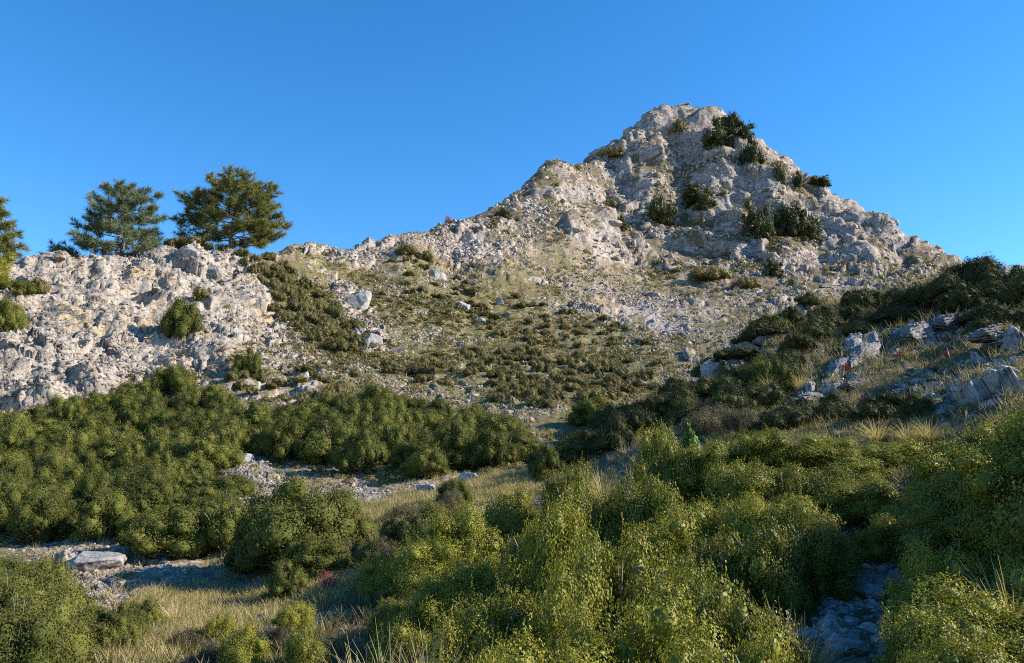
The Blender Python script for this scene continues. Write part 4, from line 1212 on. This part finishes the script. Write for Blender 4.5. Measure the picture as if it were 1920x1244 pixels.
# ------------------------------------------------------------------ pines
def tuft_cards(c, axis, g, n=24, L=.36, w=.026):
    m = len(c)
    d = axis[:, None] * .8 + g.normal(size=(m, n, 3)) * .75; d[..., 2] += .25
    d /= np.linalg.norm(d, axis=-1, keepdims=True)
    a = np.cross(d, g.normal(size=(m, n, 3))); a /= np.maximum(np.linalg.norm(a, axis=-1, keepdims=True), 1e-6)
    L_ = L * g.uniform(.6, 1.2, (m, n, 1))
    b0 = c[:, None] + d * L_ * .05
    v_ = np.stack([b0 - a * w * .5, b0 + a * w * .5, c[:, None] + d * L_ + a * w * .2, c[:, None] + d * L_ - a * w * .2], 2).reshape(-1, 3)
    i = np.arange(m * n) * 4
    f_ = np.concatenate([np.stack([i, i + 1, i + 2], -1), np.stack([i, i + 2, i + 3], -1)])
    tone = np.repeat(g.random(m), n)
    col = np.stack([np.clip(tone * .6 + g.random(m * n) * .4, 0, 1), (np.repeat(g.random(m), n) > .9) * .6, tone * 0], -1)
    return v_, f_, np.repeat(col, 4, 0)
def pine(px, r, base_py, top_py, width, prof, nb, seed, mat, lab, lean=0, low=.1, droop=0.0, tiers=None, bias=None):
    g = np.random.default_rng(seed)
    tiers = None
    th, s0 = ray(px, base_py); x, y = math.sin(th) * r, math.cos(th) * r
    p, n, i = ground_xy(x, y)
    s1 = ray(px, top_py)[1]
    z0 = p[2] - .3; H = s1 * r - z0
    root = bpy.data.objects.new('pine_tree', None); COL.objects.link(root); root.location = (p[0], p[1], z0)
    tag(root, lab, 'pine tree')
    zs = np.linspace(0, .93, 9)
    ax = np.stack([lean * zs ** 1.5 + .08 * np.sin(zs * 5 + seed), .06 * np.cos(zs * 4 + seed), zs * H], -1)
    v_, f_, _ = tube(ax, .028 * H + .03, .02, 8)
    link('trunk', mesh_np('trunk', v_, f_, smooth=True, mat=m_bark), None, root)
    for k_ in range(nb):
        zf = low + (0.97 - low) * ((k_ + .5) / nb) ** .95 + g.uniform(-.02, .02)
        if tiers: zf = tiers[k_ % len(tiers)] + g.uniform(-.035, .035)
        zf = min(max(zf, .04), .96)
        a = k_ * 2.39996 + g.uniform(-.35, .35)
        L = width / 2 * np.interp(zf, *prof) * g.uniform(.72, 1.12)
        if bias: L *= 1 + bias * math.cos(a) * (1 - zf)
        o0 = np.array([np.interp(zf, zs, ax[:, 0]), np.interp(zf, zs, ax[:, 1]), zf * H])
        up = np.interp(zf, [0, .3, .7, 1], [-.02, .06, .35, .9]) + g.uniform(-.08, .08)
        L = min(L, max((H * .97 - zf * H) / max(up + .12, .12), .35))
        d0 = np.array([math.cos(a), math.sin(a), 0])
        side = np.array([-d0[1], d0[0], 0])
        ts = np.linspace(0, 1, 7)
        bend = g.uniform(-.15, .15)
        pts_ = np.stack([o0 + d0 * L * t + side * bend * L * t * t + np.array([0, 0, L * (up * t + .12 * t ** 3 - droop * t * (1 - t))]) for t in ts])
        wood = [tube(pts_, .012 * H * (1 - .55 * zf) * .8, .012, 5)]
        tc, ta = [], []
        ntw = int(6 + L * 3.7)
        for q_ in range(ntw):
            t = g.uniform(.28, 1.0) ** .8
            b_ = np.stack([np.interp(t, ts, pts_[:, c_]) for c_ in range(3)])
            l = (.20 + .42 * (1 - t)) * L * g.uniform(.4, 1) * .75 + .12
            sg = 1 if q_ % 2 else -1
            dd = d0 * g.uniform(.5, 1.0) + side * sg * g.uniform(.3, .9) + np.array([0, 0, g.uniform(-.25, .75)]); dd /= np.linalg.norm(dd)
            e_ = b_ + dd * l + np.array([0, 0, .1 * l])
            wood.append(tube(np.stack([b_, (b_ + e_) / 2 + np.array([0, 0, .04 * l]), e_]), .016, .006, 3))
            for u in np.arange(1.0, .25, -.17 / max(l, .17)):
                tc.append(b_ + (e_ - b_) * u + g.normal(scale=.035, size=3)); ta.append(dd)
        tc.append(pts_[-1]); ta.append(d0)
        bw = join(wood)
        br = link('branch', mesh_np('branch', bw[0], bw[1], mat=m_bark), None, root)
        fv, ff, fc = tuft_cards(np.array(tc), np.array(ta), g)
        link('foliage', mesh_np('foliage', fv, ff, fc, mat=mat), None, br)
    return root
pine(226, 63.5, 474, 346, 6.4, ([0, .1, .25, .5, .75, .92, 1], [1.0, 1.05, .95, .80, .60, .38, .2]), 56, 11, m_needle_blue,
     'rounded blue green pine standing left on the pale cliff crest', low=.05, bias=-.25)
pine(434, 66, 474, 338, 7.9, ([0, .1, .25, .5, .75, .9, 1], [.6, .85, .98, .95, .85, .70, .5]), 62, 23, m_needle,
     'broad spreading olive green pine with visible trunk, right one on the crest', lean=.25, low=.10, droop=.05,
     tiers=(.13, .26, .40, .55, .70, .86, .20, .33, .48, .62, .78, .92))
pine(-50, 62, 500, 362, 5.4, ([0, .2, .4, .6, .8, 1], [.5, .95, 1.0, .8, .5, .25]), 46, 35, m_needle,
     'pine cropped by the left edge of the picture', low=.25)

# ------------------------------------------------------------------ labels for the shrubs of the thickets
LANDMARKS = [('big clearing boulder', 150, 1050), ('tall round shrub', 560, 990), ('crimson bush', 612, 1105), ('flat slab between the thickets', 450, 862), ('tilted pale rock above the meadow', 878, 893),
             ('rounded meadow rock', 800, 922), ('flat white valley slab', 897, 773), ('cliff foot slab', 180, 730), ('dark cliff shrub', 345, 600), ('small dark slope shrub', 462, 680),
             ('upright hillside boulder', 870, 575), ('craggy outcrop', 668, 570), ('rough outcrop below the scrub band', 690, 640), ('scree blue rock', 1232, 552), ('column shrubs', 1450, 700),
             ('grey right slope outcrop', 1345, 695), ('big skyline boulder', 1893, 530), ('broad right edge slab', 1790, 755), ('green cone shrub', 1290, 805), ('ridge crest shrub', 765, 450), ('valley floor centre', 1000, 700), ('low hillside boulder', 907, 610), ('cliff foot grass', 540, 740), ('scrub band middle', 590, 590), ('scree lower edge', 1180, 640), ('upper hillside outcrop', 820, 515), ('path stone', 1600, 1228),
             ('straw tussock at bottom centre', 740, 1215), ('valley mouth shrub', 1110, 790), ('bank tussock', 230, 1220), ('left picture edge', 0, 930), ('red bush on the right slope', 1583, 692),
             ('right path bush', 1740, 1080), ('right picture edge', 1915, 900), ('brown tussock behind the oaks', 1130, 870)]
def where(dx, dy):
    a = math.degrees(math.atan2(-dy, dx)) % 360
    return ['right of', 'above right of', 'above', 'above left of', 'left of', 'below left of', 'below', 'below right of'][int((a + 22.5) // 45) % 8]
cells = {}
entries = [(desc, gname, o, pp) for gname, o, pp in GROUPS for desc in [{'evergreen_shrub': 'dark shrub', 'low_scrub': 'low olive scrub bush', 'grey_cushion_shrub': 'grey cushion shrub', 'juniper_shrub': 'dark juniper like shrub', 'oak_shrub': 'small leafy shrub'}[o.name.split('.')[0]]]]
entries += [('dark tall shrub' if o.name.startswith('ever') else 'bright leafy oak shrub' if px > 1000 else 'leafy oak shrub', 'leafy shrubs in the foreground', o, (px, top)) for px, top, r, w, h, o in FG]
for desc, gname, o, pp in entries:
    nm, lx, ly = min(LANDMARKS, key=lambda L_: (L_[1] - pp[0]) ** 2 + (L_[2] - pp[1]) ** 2)
    dx, dy = pp[0] - lx, pp[1] - ly
    cells.setdefault((desc, nm, where(dx, dy)), []).append((dx * dx + dy * dy, id(o), o, gname))
ORD = ['nearest', 'second', 'third', 'fourth', 'fifth', 'sixth', 'seventh', 'eighth', 'ninth', 'tenth', 'eleventh', 'twelfth'] + [str(k_) + 'th' for k_ in range(13, 60)]
for (desc, nm, wh), lst in cells.items():
    lst.sort()
    for k_, (_, _, o, gname) in enumerate(lst):
        if len(lst) == 1: lab = f'{desc} standing {wh} the {nm}'
        else: lab = f'{ORD[k_]} {desc} outward {wh} the {nm}'
        tag(o, lab, 'shrub', gname)
for o, lab in SPECIAL:
    tag(o, lab, 'shrub')
# ------------------------------------------------------------------ drop prototypes that were never placed
unplaced = [o for o in scene.objects if o.type == 'MESH' and o.parent is None and o.location.length < 1e-6 and not o.get('kind')]
for o in [c for u in unplaced for c in u.children] + unplaced:
    bpy.data.objects.remove(o)
